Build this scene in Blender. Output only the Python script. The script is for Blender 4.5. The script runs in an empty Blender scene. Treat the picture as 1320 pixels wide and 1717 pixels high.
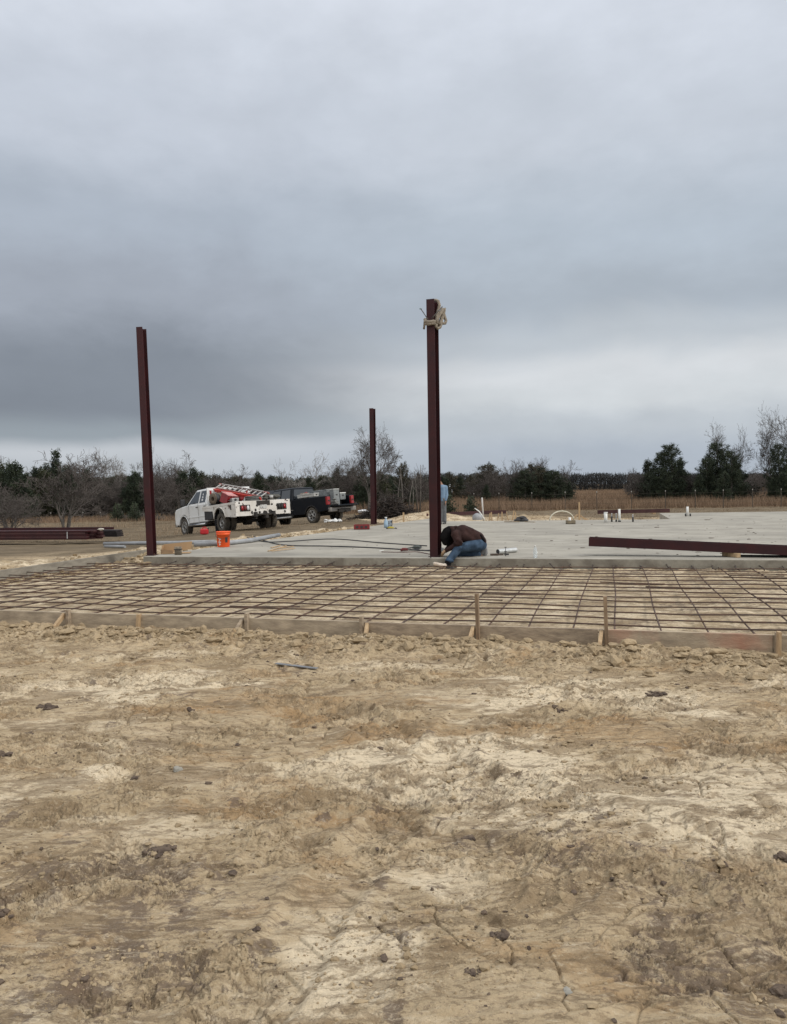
import bpy, bmesh, math, random
import numpy as np
from mathutils import Vector, Matrix, Euler
R = math.radians
S = bpy.context.scene
COL = S.collection

# ------------------------------------------------------------------ camera
EYE = 1.62
FPX = 1300.0            # focal length in photograph pixels (photo 1320 x 1717)
PITCH = math.atan(42.0 / FPX)
ROLL = R(-0.85)
cd = bpy.data.cameras.new("camera")
cam = bpy.data.objects.new("camera", cd)
COL.objects.link(cam)
S.camera = cam
cd.sensor_fit = 'VERTICAL'
cd.sensor_height = 24.0
cd.sensor_width = 24.0 * 787 / 1024
cd.lens = FPX / 1717 * 24.0
cd.clip_start = 0.05
cd.clip_end = 6000
RM = Matrix.Rotation(math.pi / 2 - PITCH, 3, 'X') @ Matrix.Rotation(ROLL, 3, 'Z')
cam.matrix_world = Matrix.Translation((0, 0, EYE)) @ RM.to_4x4()
S.render.resolution_x = 787
S.render.resolution_y = 1024

def ray(px, py):
    return RM @ Vector(((px - 660) / FPX, (858.5 - py) / FPX, -1.0))
def at(px, py, Y):                      # a point at distance Y from the photographer
    d = ray(px, py); t = Y / d.y
    return Vector((0, 0, EYE)) + d * t
def P(px, py, z=0.0):                   # a point on the level plane z
    d = ray(px, py); t = (z - EYE) / d.z
    return Vector((0, 0, EYE)) + d * t

# ------------------------------------------------------------------ view, world, sun
S.view_settings.view_transform = 'Standard'
S.view_settings.look = 'None'
S.view_settings.exposure = 0.15
S.view_settings.gamma = 1.0

def s2l(c):
    c = c / 255.0
    return c / 12.92 if c <= 0.04045 else ((c + 0.055) / 1.055) ** 2.4
def rgb(r, g, b):
    return (s2l(r), s2l(g), s2l(b), 1.0)

W = bpy.data.worlds.new("World")
S.world = W
W.use_nodes = True
nt = W.node_tree
nt.nodes.clear()
def wn(t, **k):
    n = nt.nodes.new(t)
    for a, b in k.items(): setattr(n, a, b)
    return n
def wl(a, b): nt.links.new(a, b)
def wmath(op, a, b=None, c=None):
    n = wn('ShaderNodeMath', operation=op)
    for i, v in enumerate((a, b, c)):
        if v is None: continue
        if isinstance(v, (int, float)): n.inputs[i].default_value = v
        else: wl(v, n.inputs[i])
    return n.outputs[0]
tc = wn('ShaderNodeTexCoord')
sep = wn('ShaderNodeSeparateXYZ'); wl(tc.outputs['Generated'], sep.inputs[0])
el = wmath('MULTIPLY', wmath('ARCSINE', sep.outputs[2]), 57.2958)
az = wmath('MULTIPLY', wmath('ARCTAN2', sep.outputs[0], sep.outputs[1]), 57.2958)
cmb = wn('ShaderNodeCombineXYZ')
wl(wmath('MULTIPLY', az, 0.062), cmb.inputs[0]); wl(wmath('MULTIPLY', el, 0.12), cmb.inputs[1])
n1 = wn('ShaderNodeTexNoise'); n1.inputs['Scale'].default_value = 1.0; n1.inputs['Detail'].default_value = 6; n1.inputs['Roughness'].default_value = 0.52
n1.inputs['Distortion'].default_value = 0.6
wl(cmb.outputs[0], n1.inputs['Vector'])
n2 = wn('ShaderNodeTexNoise'); n2.inputs['Scale'].default_value = 2.4; n2.inputs['Detail'].default_value = 7; n2.inputs['Roughness'].default_value = 0.55
wl(cmb.outputs[0], n2.inputs['Vector'])
w1 = wmath('SUBTRACT', n1.outputs[0], 0.5)
w2 = wmath('SUBTRACT', n2.outputs[0], 0.5)
# the warp of the cloud bands grows with height above the horizon
amp = wmath('MINIMUM', wmath('ADD', wmath('MULTIPLY', wmath('ABSOLUTE', el), 0.38), 1.7), 7.0)
elw = wmath('ADD', el, wmath('MULTIPLY', w1, amp))
elw = wmath('ADD', elw, wmath('MULTIPLY', w2, wmath('MULTIPLY', amp, 0.35)))
t = wmath('DIVIDE', elw, 34.0)
def ramp(stops):
    r = wn('ShaderNodeValToRGB')
    e = r.color_ramp.elements
    while len(e) > 1: e.remove(e[-1])
    r.color_ramp.interpolation = 'EASE'
    for i, (d, c) in enumerate(stops):
        x = e[0] if i == 0 else e.new(d / 34.0)
        x.position = max(0.0, d / 34.0); x.color = rgb(*c)
    wl(t, r.inputs[0])
    return r.outputs[0]
LEFT = ramp([(0, (160, 168, 177)), (1.8, (182, 188, 194)), (3.0, (188, 193, 199)), (4.2, (146, 155, 163)), (6, (126, 133, 143)),
             (9, (129, 136, 146)), (13, (156, 163, 174)), (18, (168, 177, 189)), (25, (191, 198, 209)), (33, (207, 213, 223))])
RIGHT = ramp([(0, (168, 177, 188)), (2, (170, 179, 190)), (4.2, (184, 191, 198)), (6.2, (202, 207, 211)), (7.8, (207, 211, 215)),
              (9.8, (184, 191, 198)), (12.5, (167, 176, 186)), (17, (176, 186, 197)), (24, (193, 200, 210)), (33, (208, 214, 224))])
mx = wn('ShaderNodeMix', data_type='RGBA')
fac = wn('ShaderNodeMapRange', interpolation_type='SMOOTHSTEP')
wl(wmath('ADD', az, wmath('MULTIPLY', w1, 14.0)), fac.inputs['Value'])
fac.inputs['From Min'].default_value = -17; fac.inputs['From Max'].default_value = 10
wl(fac.outputs[0], mx.inputs['Factor']); wl(LEFT, mx.inputs['A']); wl(RIGHT, mx.inputs['B'])
# soft mottling of the cloud deck
mot = wn('ShaderNodeMapRange'); wl(w2, mot.inputs['Value'])
mot.inputs['From Min'].default_value = -0.3; mot.inputs['From Max'].default_value = 0.3
mot.inputs['To Min'].default_value = 0.93; mot.inputs['To Max'].default_value = 1.07
# an overcast sky is brighter overhead than above the horizon
zen = wn('ShaderNodeMapRange', interpolation_type='SMOOTHSTEP'); wl(el, zen.inputs['Value'])
zen.inputs['From Min'].default_value = 30; zen.inputs['From Max'].default_value = 70
zen.inputs['To Min'].default_value = 1.0; zen.inputs['To Max'].default_value = 1.75
# unseen sky: whitened overhead, whitened and brightened behind the camera as added fill
thin = wn('ShaderNodeMapRange', interpolation_type='SMOOTHSTEP'); wl(el, thin.inputs['Value'])
thin.inputs['From Min'].default_value = 31; thin.inputs['From Max'].default_value = 55; thin.inputs['To Max'].default_value = 0.85
back = wn('ShaderNodeMapRange', interpolation_type='SMOOTHSTEP'); wl(wmath('ABSOLUTE', az), back.inputs['Value'])
back.inputs['From Min'].default_value = 50; back.inputs['From Max'].default_value = 110
wh = wn('ShaderNodeMix', data_type='RGBA'); wl(wmath('MAXIMUM', thin.outputs[0], wmath('MULTIPLY', back.outputs[0], 0.85)), wh.inputs['Factor'])
wl(mx.outputs['Result'], wh.inputs['A']); wh.inputs['B'].default_value = (0.60, 0.60, 0.60, 1)
bk = wmath('ADD', wmath('MULTIPLY', back.outputs[0], 0.5), 1.0)
sc = wn('ShaderNodeVectorMath', operation='SCALE'); wl(wh.outputs['Result'], sc.inputs[0])
wl(wmath('MULTIPLY', wmath('MULTIPLY', mot.outputs[0], zen.outputs[0]), bk), sc.inputs['Scale'])
SUN_EL, SUN_AZ = 36.0, 108.0           # degrees; azimuth clockwise from +Y
sky = wn('ShaderNodeTexSky'); sky.sky_type = 'NISHITA'; sky.sun_disc = False
sky.sun_elevation = R(SUN_EL); sky.sun_rotation = R(SUN_AZ); sky.dust_density = 3.0
bgc = wn('ShaderNodeBackground'); wl(sc.outputs[0], bgc.inputs[0]); bgc.inputs[1].default_value = 1.02
bgs = wn('ShaderNodeBackground'); wl(sky.outputs[0], bgs.inputs[0]); bgs.inputs[1].default_value = 0.05
mixs = wn('ShaderNodeMixShader'); mixs.inputs[0].default_value = 0.94
wl(bgs.outputs[0], mixs.inputs[1]); wl(bgc.outputs[0], mixs.inputs[2])
out = wn('ShaderNodeOutputWorld'); wl(mixs.outputs[0], out.inputs[0])

sd = bpy.data.lights.new("sun", 'SUN')
sd.energy = 1.5; sd.angle = R(11); sd.color = (1.0, 0.96, 0.9)
sun = bpy.data.objects.new("sun", sd); COL.objects.link(sun)
dirv = Vector((math.sin(R(SUN_AZ)) * math.cos(R(SUN_EL)), math.cos(R(SUN_AZ)) * math.cos(R(SUN_EL)), math.sin(R(SUN_EL))))
sun.rotation_euler = dirv.to_track_quat('Z', 'Y').to_euler()

# ------------------------------------------------------------------ materials
def M(name, col, col2=None, scale=6.0, rough=0.8, metal=0.0, bump=0.0, bscale=None, detail=6.0, lo=0.35, hi=0.65, spec=0.5, coat=0.0, dist=0.0, stretch=None):
    m = bpy.data.materials.new(name); m.use_nodes = True
    t = m.node_tree; b = t.nodes['Principled BSDF']
    b.inputs['Base Color'].default_value = (*col[:3], 1); b.inputs['Roughness'].default_value = rough
    b.inputs['Metallic'].default_value = metal
    b.inputs['Specular IOR Level'].default_value = spec
    b.inputs['Coat Weight'].default_value = coat
    co = t.nodes.new('ShaderNodeTexCoord'); vec = co.outputs['Object']
    if stretch:
        mp = t.nodes.new('ShaderNodeMapping'); mp.inputs['Scale'].default_value = stretch
        t.links.new(vec, mp.inputs[0]); vec = mp.outputs[0]
    n = t.nodes.new('ShaderNodeTexNoise'); n.inputs['Scale'].default_value = scale; n.inputs['Detail'].default_value = detail
    n.inputs['Distortion'].default_value = dist
    n.inputs['Roughness'].default_value = 0.6
    t.links.new(vec, n.inputs['Vector'])
    if col2 is None:
        col2 = tuple(c * 0.72 for c in col[:3])
    r = t.nodes.new('ShaderNodeValToRGB'); e = r.color_ramp.elements
    e[0].position = lo; e[1].position = hi; e[0].color = (*col[:3], 1); e[1].color = (*col2[:3], 1)
    t.links.new(n.outputs[0], r.inputs[0]); t.links.new(r.outputs[0], b.inputs['Base Color'])
    if bump > 0:
        nb = t.nodes.new('ShaderNodeTexNoise'); nb.inputs['Scale'].default_value = bscale or scale * 4; nb.inputs['Detail'].default_value = 5
        t.links.new(vec, nb.inputs['Vector'])
        bp = t.nodes.new('ShaderNodeBump'); bp.inputs['Strength'].default_value = bump; bp.inputs['Distance'].default_value = 0.02
        t.links.new(nb.outputs[0], bp.inputs['Height']); t.links.new(bp.outputs[0], b.inputs['Normal'])
    return m
def glassmat(name, col, rough=0.05):
    m = bpy.data.materials.new(name); m.use_nodes = True
    b = m.node_tree.nodes['Principled BSDF']
    b.inputs['Base Color'].default_value = (*col, 1); b.inputs['Roughness'].default_value = rough
    b.inputs['Specular IOR Level'].default_value = 0.6
    return m

RED = M('red_oxide_steel', (0.046, 0.008, 0.009), (0.024, 0.007, 0.009), 3, rough=0.55, spec=.3, detail=9, bump=0.06, bscale=40, lo=0.3, hi=0.7)
RED2 = M('red_oxide_dusty', (0.070, 0.024, 0.023), (0.04, 0.014, 0.015), 3, rough=0.7, bump=0.1)
WOOD = M('weathered_form_wood', (0.38, 0.30, 0.21), (0.22, 0.17, 0.12), 3, rough=0.85, bump=0.3, stretch=(1, 8, 8), bscale=12)
WOODD = M('grey_brown_board', (0.43, 0.35, 0.25), (0.26, 0.21, 0.15), 2, rough=0.85, bump=0.3, stretch=(1, 9, 9), bscale=12)
WOODL = M('fresh_stake_wood', (0.47, 0.34, 0.20), (0.30, 0.20, 0.11), 5, rough=0.8, bump=0.2, stretch=(6, 6, 1))
REBAR = M('rusty_rebar', (0.055, 0.038, 0.030), (0.11, 0.06, 0.038), 9, rough=0.8, bump=0.3, bscale=120)
BARK = M('grey_bark', (0.13, 0.115, 0.10), (0.06, 0.052, 0.045), 5, rough=0.95, bump=0.4)
BARKP = M('pale_bark', (0.30, 0.28, 0.25), (0.16, 0.15, 0.13), 4, rough=0.95)
TWIG = M('bare_twigs', (0.10, 0.085, 0.075), (0.06, 0.05, 0.045), 2, rough=0.95)
TWIGP = M('pale_twigs', (0.25, 0.23, 0.21), (0.16, 0.145, 0.13), 2, rough=0.95)
CEDAR = M('cedar_foliage', (0.040, 0.052, 0.026), (0.018, 0.028, 0.016), 1.3, rough=0.9, lo=0.4, hi=0.6)
CEDAR2 = M('olive_cedar_foliage', (0.060, 0.062, 0.028), (0.030, 0.036, 0.018), 1.5, rough=0.9, lo=0.4, hi=0.6)
OLIVE = M('brownish_evergreen', (0.075, 0.065, 0.04), (0.035, 0.036, 0.022), 1.6, rough=0.9, lo=0.4, hi=0.6)

# ------------------------------------------------------------------ object helpers
def tag(o, label=None, cat=None, group=None, kind=None):
    if label: o['label'] = label
    if cat: o['category'] = cat
    if group: o['group'] = group
    if kind: o['kind'] = kind
    return o
def empty(name, loc=(0, 0, 0), rot=(0, 0, 0), label=None, cat=None, group=None, kind=None):
    o = bpy.data.objects.new(name, None); COL.objects.link(o)
    o.location = loc; o.rotation_euler = rot; o.empty_display_size = 0.2
    return tag(o, label, cat, group, kind)

class MB:
    def __init__(s): s.v = []; s.f = []; s.sm = []
    def add(s, vs, fs, smooth=False):
        o = len(s.v); s.v += [tuple(v) for v in vs]
        s.f += [tuple(i + o for i in f) for f in fs]; s.sm += [smooth] * len(fs)
        return s
    def box(s, c, size, rot=None, jit=0):
        hx, hy, hz = size[0] / 2, size[1] / 2, size[2] / 2
        vs = [Vector((x * hx, y * hy, z * hz)) for z in (-1, 1) for y in (-1, 1) for x in (-1, 1)]
        if rot is not None: vs = [rot @ v for v in vs]
        vs = [v + Vector(c) for v in vs]
        return s.add(vs, [(0, 2, 3, 1), (4, 5, 7, 6), (0, 1, 5, 4), (2, 6, 7, 3), (0, 4, 6, 2), (1, 3, 7, 5)])
    def beam(s, a, b, w, h, up=Vector((0, 0, 1))):
        a = Vector(a); b = Vector(b); d = (b - a); L = d.length; d.normalize()
        if abs(d.dot(up)) > 0.98: up = Vector((0, 1, 0))
        y = up.cross(d).normalized(); z = d.cross(y)
        rot = Matrix((d, y, z)).transposed()
        return s.box((a + b) / 2, (L, w, h), rot)
    def tube(s, pts, r, n=6, cap=True, smooth=True):
        pts = [Vector(p) for p in pts]
        rs = r if isinstance(r, (list, tuple)) else [r] * len(pts)
        vs = []; prev = None
        for i, p in enumerate(pts):
            d = (pts[min(i + 1, len(pts) - 1)] - pts[max(i - 1, 0)])
            d = d.normalized() if d.length > 1e-9 else Vector((0, 0, 1))
            if prev is None:
                u = Vector((0, 0, 1)) if abs(d.z) < 0.9 else Vector((1, 0, 0))
                x = u.cross(d).normalized()
            else:
                x = (prev - d * prev.dot(d)).normalized()
            prev = x; y = d.cross(x)
            for k in range(n):
                a = 2 * math.pi * k / n
                vs.append(p + (x * math.cos(a) + y * math.sin(a)) * rs[i])
        fs = [(i * n + k, i * n + (k + 1) % n, (i + 1) * n + (k + 1) % n, (i + 1) * n + k) for i in range(len(pts) - 1) for k in range(n)]
        s.add(vs, fs, smooth)
        if cap:
            o = len(s.v) - len(vs)
            s.f += [tuple(o + k for k in reversed(range(n))), tuple(o + (len(pts) - 1) * n + k for k in range(n))]
            s.sm += [False, False]
        return s
    def cyl(s, a, b, r, n=16, r2=None, smooth=True):
        return s.tube([a, b], [r, r if r2 is None else r2], n, smooth=smooth)
    def prism(s, pts, y0, y1):           # outline in xz, extruded along y
        n = len(pts)
        vs = [(x, y0, z) for x, z in pts] + [(x, y1, z) for x, z in pts]
        fs = [(i, (i + 1) % n, n + (i + 1) % n, n + i) for i in range(n)] + [tuple(reversed(range(n))), tuple(range(n, 2 * n))]
        return s.add(vs, fs)
    def slab(s, pts, z0, z1):            # outline in xy, extruded along z
        n = len(pts)
        vs = [(p[0], p[1], z0) for p in pts] + [(p[0], p[1], z1) for p in pts]
        fs = [(i, (i + 1) % n, n + (i + 1) % n, n + i) for i in range(n)] + [tuple(reversed(range(n))), tuple(range(n, 2 * n))]
        return s.add(vs, fs)
    def lathe(s, prof, c=(0, 0, 0), n=20, axis='Z', smooth=True):
        vs = []
        for r, h in prof:
            for k in range(n):
                a = 2 * math.pi * k / n
                p = (r * math.cos(a), r * math.sin(a), h)
                if axis == 'Y': p = (p[0], h, p[1])
                if axis == 'X': p = (h, p[0], p[1])
                vs.append((p[0] + c[0], p[1] + c[1], p[2] + c[2]))
        m = len(prof)
        fs = [(i * n + k, i * n + (k + 1) % n, (i + 1) * n + (k + 1) % n, (i + 1) * n + k) for i in range(m - 1) for k in range(n)]
        return s.add(vs, fs, smooth)
    def rock(s, c, size, rng, sub=1, squash=0.6):
        vs, fs = ICO[sub]
        f = rng.uniform(0, 6)
        out = []
        q = [rng.uniform(0.75, 1.25) for _ in range(3)]
        for v in vs:
            d = 1 + 0.22 * math.sin(v[0] * 3.1 + f) + 0.18 * math.sin(v[1] * 4.3 + f * 2) + 0.15 * math.sin(v[2] * 5 + f * 3) + rng.uniform(-.1, .1)
            out.append((c[0] + v[0] * size * d * q[0], c[1] + v[1] * size * d * q[1], c[2] + v[2] * size * d * squash * q[2]))
        return s.add(out, fs, False)
    def mesh(s, name):
        me = bpy.data.meshes.new(name)
        me.from_pydata(s.v, [], s.f)
        me.polygons.foreach_set('use_smooth', s.sm)
        me.update()
        bm = bmesh.new(); bm.from_mesh(me); bmesh.ops.recalc_face_normals(bm, faces=bm.faces); bm.to_mesh(me); bm.free()
        return me
    def build(s, name, mat, parent=None, bevel=0, loc=None, recalc=True):
        if recalc: me = s.mesh(name)
        else:
            me = bpy.data.meshes.new(name); me.from_pydata(s.v, [], s.f); me.update()
        me.materials.append(mat)
        o = bpy.data.objects.new(name, me); COL.objects.link(o)
        if parent is not None: o.parent = parent
        if loc is not None: o.location = loc
        if bevel:
            b = o.modifiers.new('bevel', 'BEVEL'); b.width = bevel; b.segments = 2; b.limit_method = 'ANGLE'; b.angle_limit = R(35)
        return o
ICO = {}
for sub in (1, 2, 3):
    bm = bmesh.new(); bmesh.ops.create_icosphere(bm, subdivisions=sub, radius=1)
    ICO[sub] = ([tuple(v.co) for v in bm.verts], [tuple(v.index for v in f.verts) for f in bm.faces]); bm.free()

def rebase(o, p):
    """put the origin of a mesh built in world coordinates at point p"""
    p = Vector(p); o.data.transform(Matrix.Translation(-p)); o.location = p
    return o

def blend_mesh(name, segs, mat, parent=None, voxel=0.014, smooth=4):
    """one continuous surface grown round tapered limbs (p0, r0, p1, r1)"""
    mb = MB()
    vs, fs = ICO[3]
    for p0, r0, p1, r1 in segs:
        p0 = Vector(p0); p1 = Vector(p1); d = p1 - p0
        L = max(d.length, 1e-5); d = d / L
        out = []
        for v in vs:
            v = Vector(v); k = v.dot(d)
            out.append((p1 + v * r1) if k >= 0 else (p0 + v * r0))
        mb.add(out, fs, True)
    me = mb.mesh(name)
    o = bpy.data.objects.new(name, me); COL.objects.link(o)
    r = o.modifiers.new('r', 'REMESH'); r.mode = 'VOXEL'; r.voxel_size = voxel; r.use_smooth_shade = True
    sm = o.modifiers.new('s', 'SMOOTH'); sm.iterations = smooth; sm.factor = 0.5
    dg = bpy.context.evaluated_depsgraph_get()
    nm = bpy.data.meshes.new_from_object(o.evaluated_get(dg))
    o.modifiers.clear(); o.data = nm; nm.name = name
    nm.materials.clear(); nm.materials.append(mat)
    if parent is not None: o.parent = parent
    return o
# ------------------------------------------------------------------ noise for the terrain
def _hash(ix, iy, seed):
    h = (ix.astype(np.int64) * 374761393 + iy.astype(np.int64) * 668265263 + seed * 1442695041) & 0xFFFFFFFF
    h = ((h ^ (h >> 13)) * 1274126177) & 0xFFFFFFFF
    return (h ^ (h >> 16)) & 0xFFFFFFFF
def gnoise(x, y, seed=0):
    ix = np.floor(x); iy = np.floor(y); fx = x - ix; fy = y - iy
    def g(dx, dy):
        a = _hash(ix + dx, iy + dy, seed) * (2 * np.pi / 4294967296.0)
        return np.cos(a) * (fx - dx) + np.sin(a) * (fy - dy)
    u = fx * fx * fx * (fx * (fx * 6 - 15) + 10); v = fy * fy * fy * (fy * (fy * 6 - 15) + 10)
    a = g(0, 0) * (1 - u) + g(1, 0) * u; b = g(0, 1) * (1 - u) + g(1, 1) * u
    return (a * (1 - v) + b * v) * 1.4
def fbm(x, y, oct=4, seed=0, gain=0.5):
    s = 0; a = 1.0; t = 0
    for i in range(oct):
        s = s + a * gnoise(x * 2 ** i + i * 7.3, y * 2 ** i - i * 3.1, seed + i); t += a; a *= gain
    return s / t * 1.3
def ridged(x, y, oct=3, seed=0):
    s = 0; a = 1.0; t = 0
    for i in range(oct):
        s = s + a * (1 - np.abs(gnoise(x * 2 ** i + i * 5.1, y * 2 ** i, seed + i)) * 2.2); t += a; a *= 0.5
    return s / t
def worley(x, y, seed=0):
    ix = np.floor(x); iy = np.floor(y); best = np.full(x.shape, 9.0); second = np.full(x.shape, 9.0); cid = np.zeros(x.shape)
    for dx in (-1, 0, 1):
        for dy in (-1, 0, 1):
            h = _hash(ix + dx, iy + dy, seed)
            px = ix + dx + (h & 0xFFFF) / 65536.0; py = iy + dy + ((h >> 16) & 0xFFFF) / 65536.0
            d = np.hypot(px - x, py - y)
            m = d < best
            second = np.where(m, best, np.minimum(second, d)); cid = np.where(m, (h & 0xFFF) / 4096.0, cid); best = np.where(m, d, best)
    return best, second, cid
def sst(a, b, x):
    if a > b: return 1 - sst(b, a, x)
    t = np.clip((x - a) / (b - a), 0, 1); return t * t * (3 - 2 * t)

SLAB_Z = 0.20
# plan of the site, read off the photograph onto level planes
FB0, FB1 = P(0, 1044, 0), P(1320, 1093, 0)             # front form board
LB0, LB1 = P(0, 972, 0.02), P(246, 934, 0.02)                # left form board
SL0, SL1 = P(240, 933, SLAB_Z), P(1320, 939, SLAB_Z)      # front edge of the slab
SLB = P(735, 867.5, SLAB_Z)                               # left edge runs back to here
def side(a, b, x, y):                                       # signed distance, positive left of a->b
    dx, dy = b[0] - a[0], b[1] - a[1]; L = math.hypot(dx, dy)
    return (dx * (y - a[1]) - dy * (x - a[0])) / L
def masks(x, y):
    """the kinds of soil, by place"""
    s = side(FB0, FB1, x, y)
    lft = side(LB0, LB1, x, y)
    return s, lft
def base_z(x, y):
    z = np.zeros_like(x)
    # ground falls away a little behind and to the left
    z = z - 0.30 * sst(22, 45, y) * sst(-6, 2, x) - 0.30 * sst(22, 45, y) * (1 - sst(-6, 2, x))
    z = z - 0.45 * sst(5.5, 12, -x) * sst(18, 32, y)
    return z
def spot(x, y, c, rx, ry, ang=0):
    ca, sa = math.cos(ang), math.sin(ang); dx = x - c[0]; dy = y - c[1]
    return np.exp(-(((dx * ca + dy * sa) / rx) ** 2 + ((-dx * sa + dy * ca) / ry) ** 2))
MOUND = P(722, 873, -0.1); MOUND2 = P(880, 872, -0.15); CURB = P(0, 1000, 0)
def H(x, y, fine=True):
    x = np.asarray(x, float); y = np.asarray(y, float)
    z = base_z(x, y)
    s, lft = masks(x, y)
    sl = side(SL0, SL1, x, y); sleft = side(SL0, SLB, x, y)
    near = s < 0
    bay = (s > 0) & (lft < 0) & (sl < 0)
    inslab = (sl > -0.1) & (sleft < 0.05) & (y < 31)
    out_left = (~near) & (~bay) & (~inslab)
    wx = x + 0.25 * fbm(x * 1.3, y * 1.3, 3, 31); wy = y + 0.25 * fbm(x * 1.3 + 9, y * 1.3, 3, 32)
    ca, sa = math.cos(-0.3), math.sin(-0.3)
    rx = wx * ca - wy * sa; ry = wx * sa + wy * ca
    # foreground soil
    zf = 0.035 * fbm(x * 0.7, y * 0.7, 4, 1) + 0.016 * fbm(x * 2.6, y * 3.4, 4, 2)
    rough = sst(-0.06, 0.32, fbm(wx * 0.9 + 3, wy * 1.4, 4, 3))
    qs, ql = P(1085, 1400, 0), P(600, 1640, 0)
    swm = spot(wx, wy, qs, .62, .42, -.3); lane = spot(wx, wy, ql, .42, .8, .1)
    rough = rough * (1 - .8 * swm) * (1 - .75 * lane)
    zf = zf + .075 * swm
    if fine:
        rg = ridged(rx * 3.2, ry * 8.0, 4, 4)
        zf = zf + rough * 0.032 * (rg - 0.4)
        zf = zf + rough * 0.010 * fbm(wx * 10, wy * 14, 4, 6) + (0.0015 + rough * 0.004) * fbm(x * 40, y * 40, 3, 7)
        b, s2, cid = worley(wx * 5.5, wy * 7.5, 5)
        plates = sst(0.0, 0.3, fbm(wx * 0.8 + 40, wy * 1.1, 3, 8))
        zf = zf - plates * 0.020 * (1 - sst(0.0, 0.09, s2 - b)) + plates * 0.010 * (cid - 0.5) * rough
        b3, s3, c3 = worley(wx * 15, wy * 19, 11)
        zf = zf + rough * 0.010 * (1 - sst(0.0, 0.55, b3)) * (c3 > 0.55)
        # flaky terraces of dried clay, torn along their edges
        fl = fbm(rx * 1.9 + .4 * fbm(x * 5, y * 5, 3, 81), ry * 4.2 + .4 * fbm(x * 4 + 7, y * 4, 3, 82), 5, 80, .6)
        tq = fl * 9; fr = tq - np.floor(tq)
        fmask = sst(-0.10, 0.18, fbm(wx * 1.1 - 8, wy * 1.6, 4, 83)) * (1 - .8 * swm) * (1 - .8 * lane)
        zf = zf + fmask * 0.018 * (np.floor(tq) + sst(0.80, 1.0, fr) - tq * .55)
        b4, s4, c4 = worley(x * 26 + fbm(x * 20, y * 20, 2, 85), y * 30, 84)
        zf = zf + fmask * 0.005 * (1 - sst(0.1, 0.6, b4)) * (c4 > .35)
        # drag marks of a scraper fanning over the sand
        zf = zf + 0.009 * fbm(rx * 1.0, ry * 14.0, 4, 9) * (1 - rough)
        for (qx, qy, an, wd) in ((820, 1300, -.9, .34), (640, 1400, 1.25, .3), (1080, 1500, -.55, .3)):
            q = P(qx, qy, 0); dx, dy = x - q.x, y - q.y; u_ = dx * math.cos(an) + dy * math.sin(an); v_ = -dx * math.sin(an) + dy * math.cos(an) + .12 * fbm(x * .8, y * .8, 2, 86)
            tr = sst(wd * .62, wd * .4, np.abs(v_)) * sst(2.4, 1.6, np.abs(u_))
            zf = zf - tr * (.012 + .010 * (np.sin(u_ * 34 + np.abs(v_) * 22) > .2)) + .012 * np.exp(-((np.abs(v_) - wd * .6) / .05) ** 2) * sst(2.4, 1.6, np.abs(u_))
    # berm of loose clods thrown up against the form board
    u = (x - FB0[0]) / (FB1[0] - FB0[0])
    berm = sst(-1.35, -0.65, s) * (1 - 1.0 * sst(-0.42, -0.08, s)) * (0.55 + 0.75 * np.clip(fbm(x * 1.1 + 5, y * 0.6, 3, 12) + 0.45, 0, 1.2))
    berm = berm * (1 - 0.75 * sst(0.86, 0.98, u))
    zb = berm * 0.040
    if fine:
        b, s2, cid = worley(x * 4.5 + fbm(x * 3, y * 3, 2, 13) * 0.6, y * 4.5, 14)
        zb = zb + berm * 0.060 * (1 - sst(0, 0.55, b)) * cid
        b, s2, cid = worley(x * 11, y * 11, 15)
        zb = zb + berm * 0.030 * (1 - sst(0, 0.5, b)) + berm * 0.016 * fbm(x * 22, y * 22, 4, 16)
    zfront = zf + zb
    # bay floor
    zbay = -0.015 + 0.012 * fbm(x * 1.5, y * 1.5, 4, 17) + (0.004 * fbm(x * 14, y * 14, 3, 18) if fine else 0)
    zbay = zbay + sst(-.45, -.05, sl) * (.03 + .05 * np.clip(fbm(x * 3, y * 3, 4, 87), -.3, 1)) if fine else zbay
    # left bank and spoil along the slab
    d_l = np.minimum(np.where(y < SL0[1], lft, sleft), np.where(y < SL0[1] + 1, lft, 99))
    bank = sst(0.3, 1.0, d_l) * (1 - sst(2.0, 3.6, d_l)) * sst(8, 10, y) * (1 - sst(31, 37, y))
    zl = 0.03 * fbm(x * 0.5, y * 0.5, 3, 19) + 0.10 * bank * (0.6 + fbm(x * 1.3, y * 1.3, 3, 20))
    if fine:
        b, s2, cid = worley(x * 2.2, y * 2.2, 21)
        zl = zl + bank * 0.09 * (1 - sst(0, 0.6, b)) * cid + 0.03 * bank * fbm(x * 5, y * 5, 4, 22)
        zl = zl + 0.010 * fbm(x * 3, y * 3, 4, 24) * (y < 60)
    m = spot(x, y, (MOUND.x, MOUND.y + 3.5), 2.1, 1.6)
    zl = zl + 0.52 * m * (1 + 0.35 * (fbm(x * 1.2, y * 1.2, 4, 23) if fine else 0))
    m2 = spot(x, y, (MOUND2.x + 0.8, MOUND2.y + 4.0), 2.6, 1.0)
    zl = zl + 0.26 * m2 * (1 + 0.5 * (fbm(x * 1.7, y * 1.7, 4, 26) if fine else 0))
    zo = np.where(near, zfront, np.where(bay, zbay, np.where(inslab, -0.12, zl)))
    # the two trucks stand on ground that falls away to the left
    zz = z + zo
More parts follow.
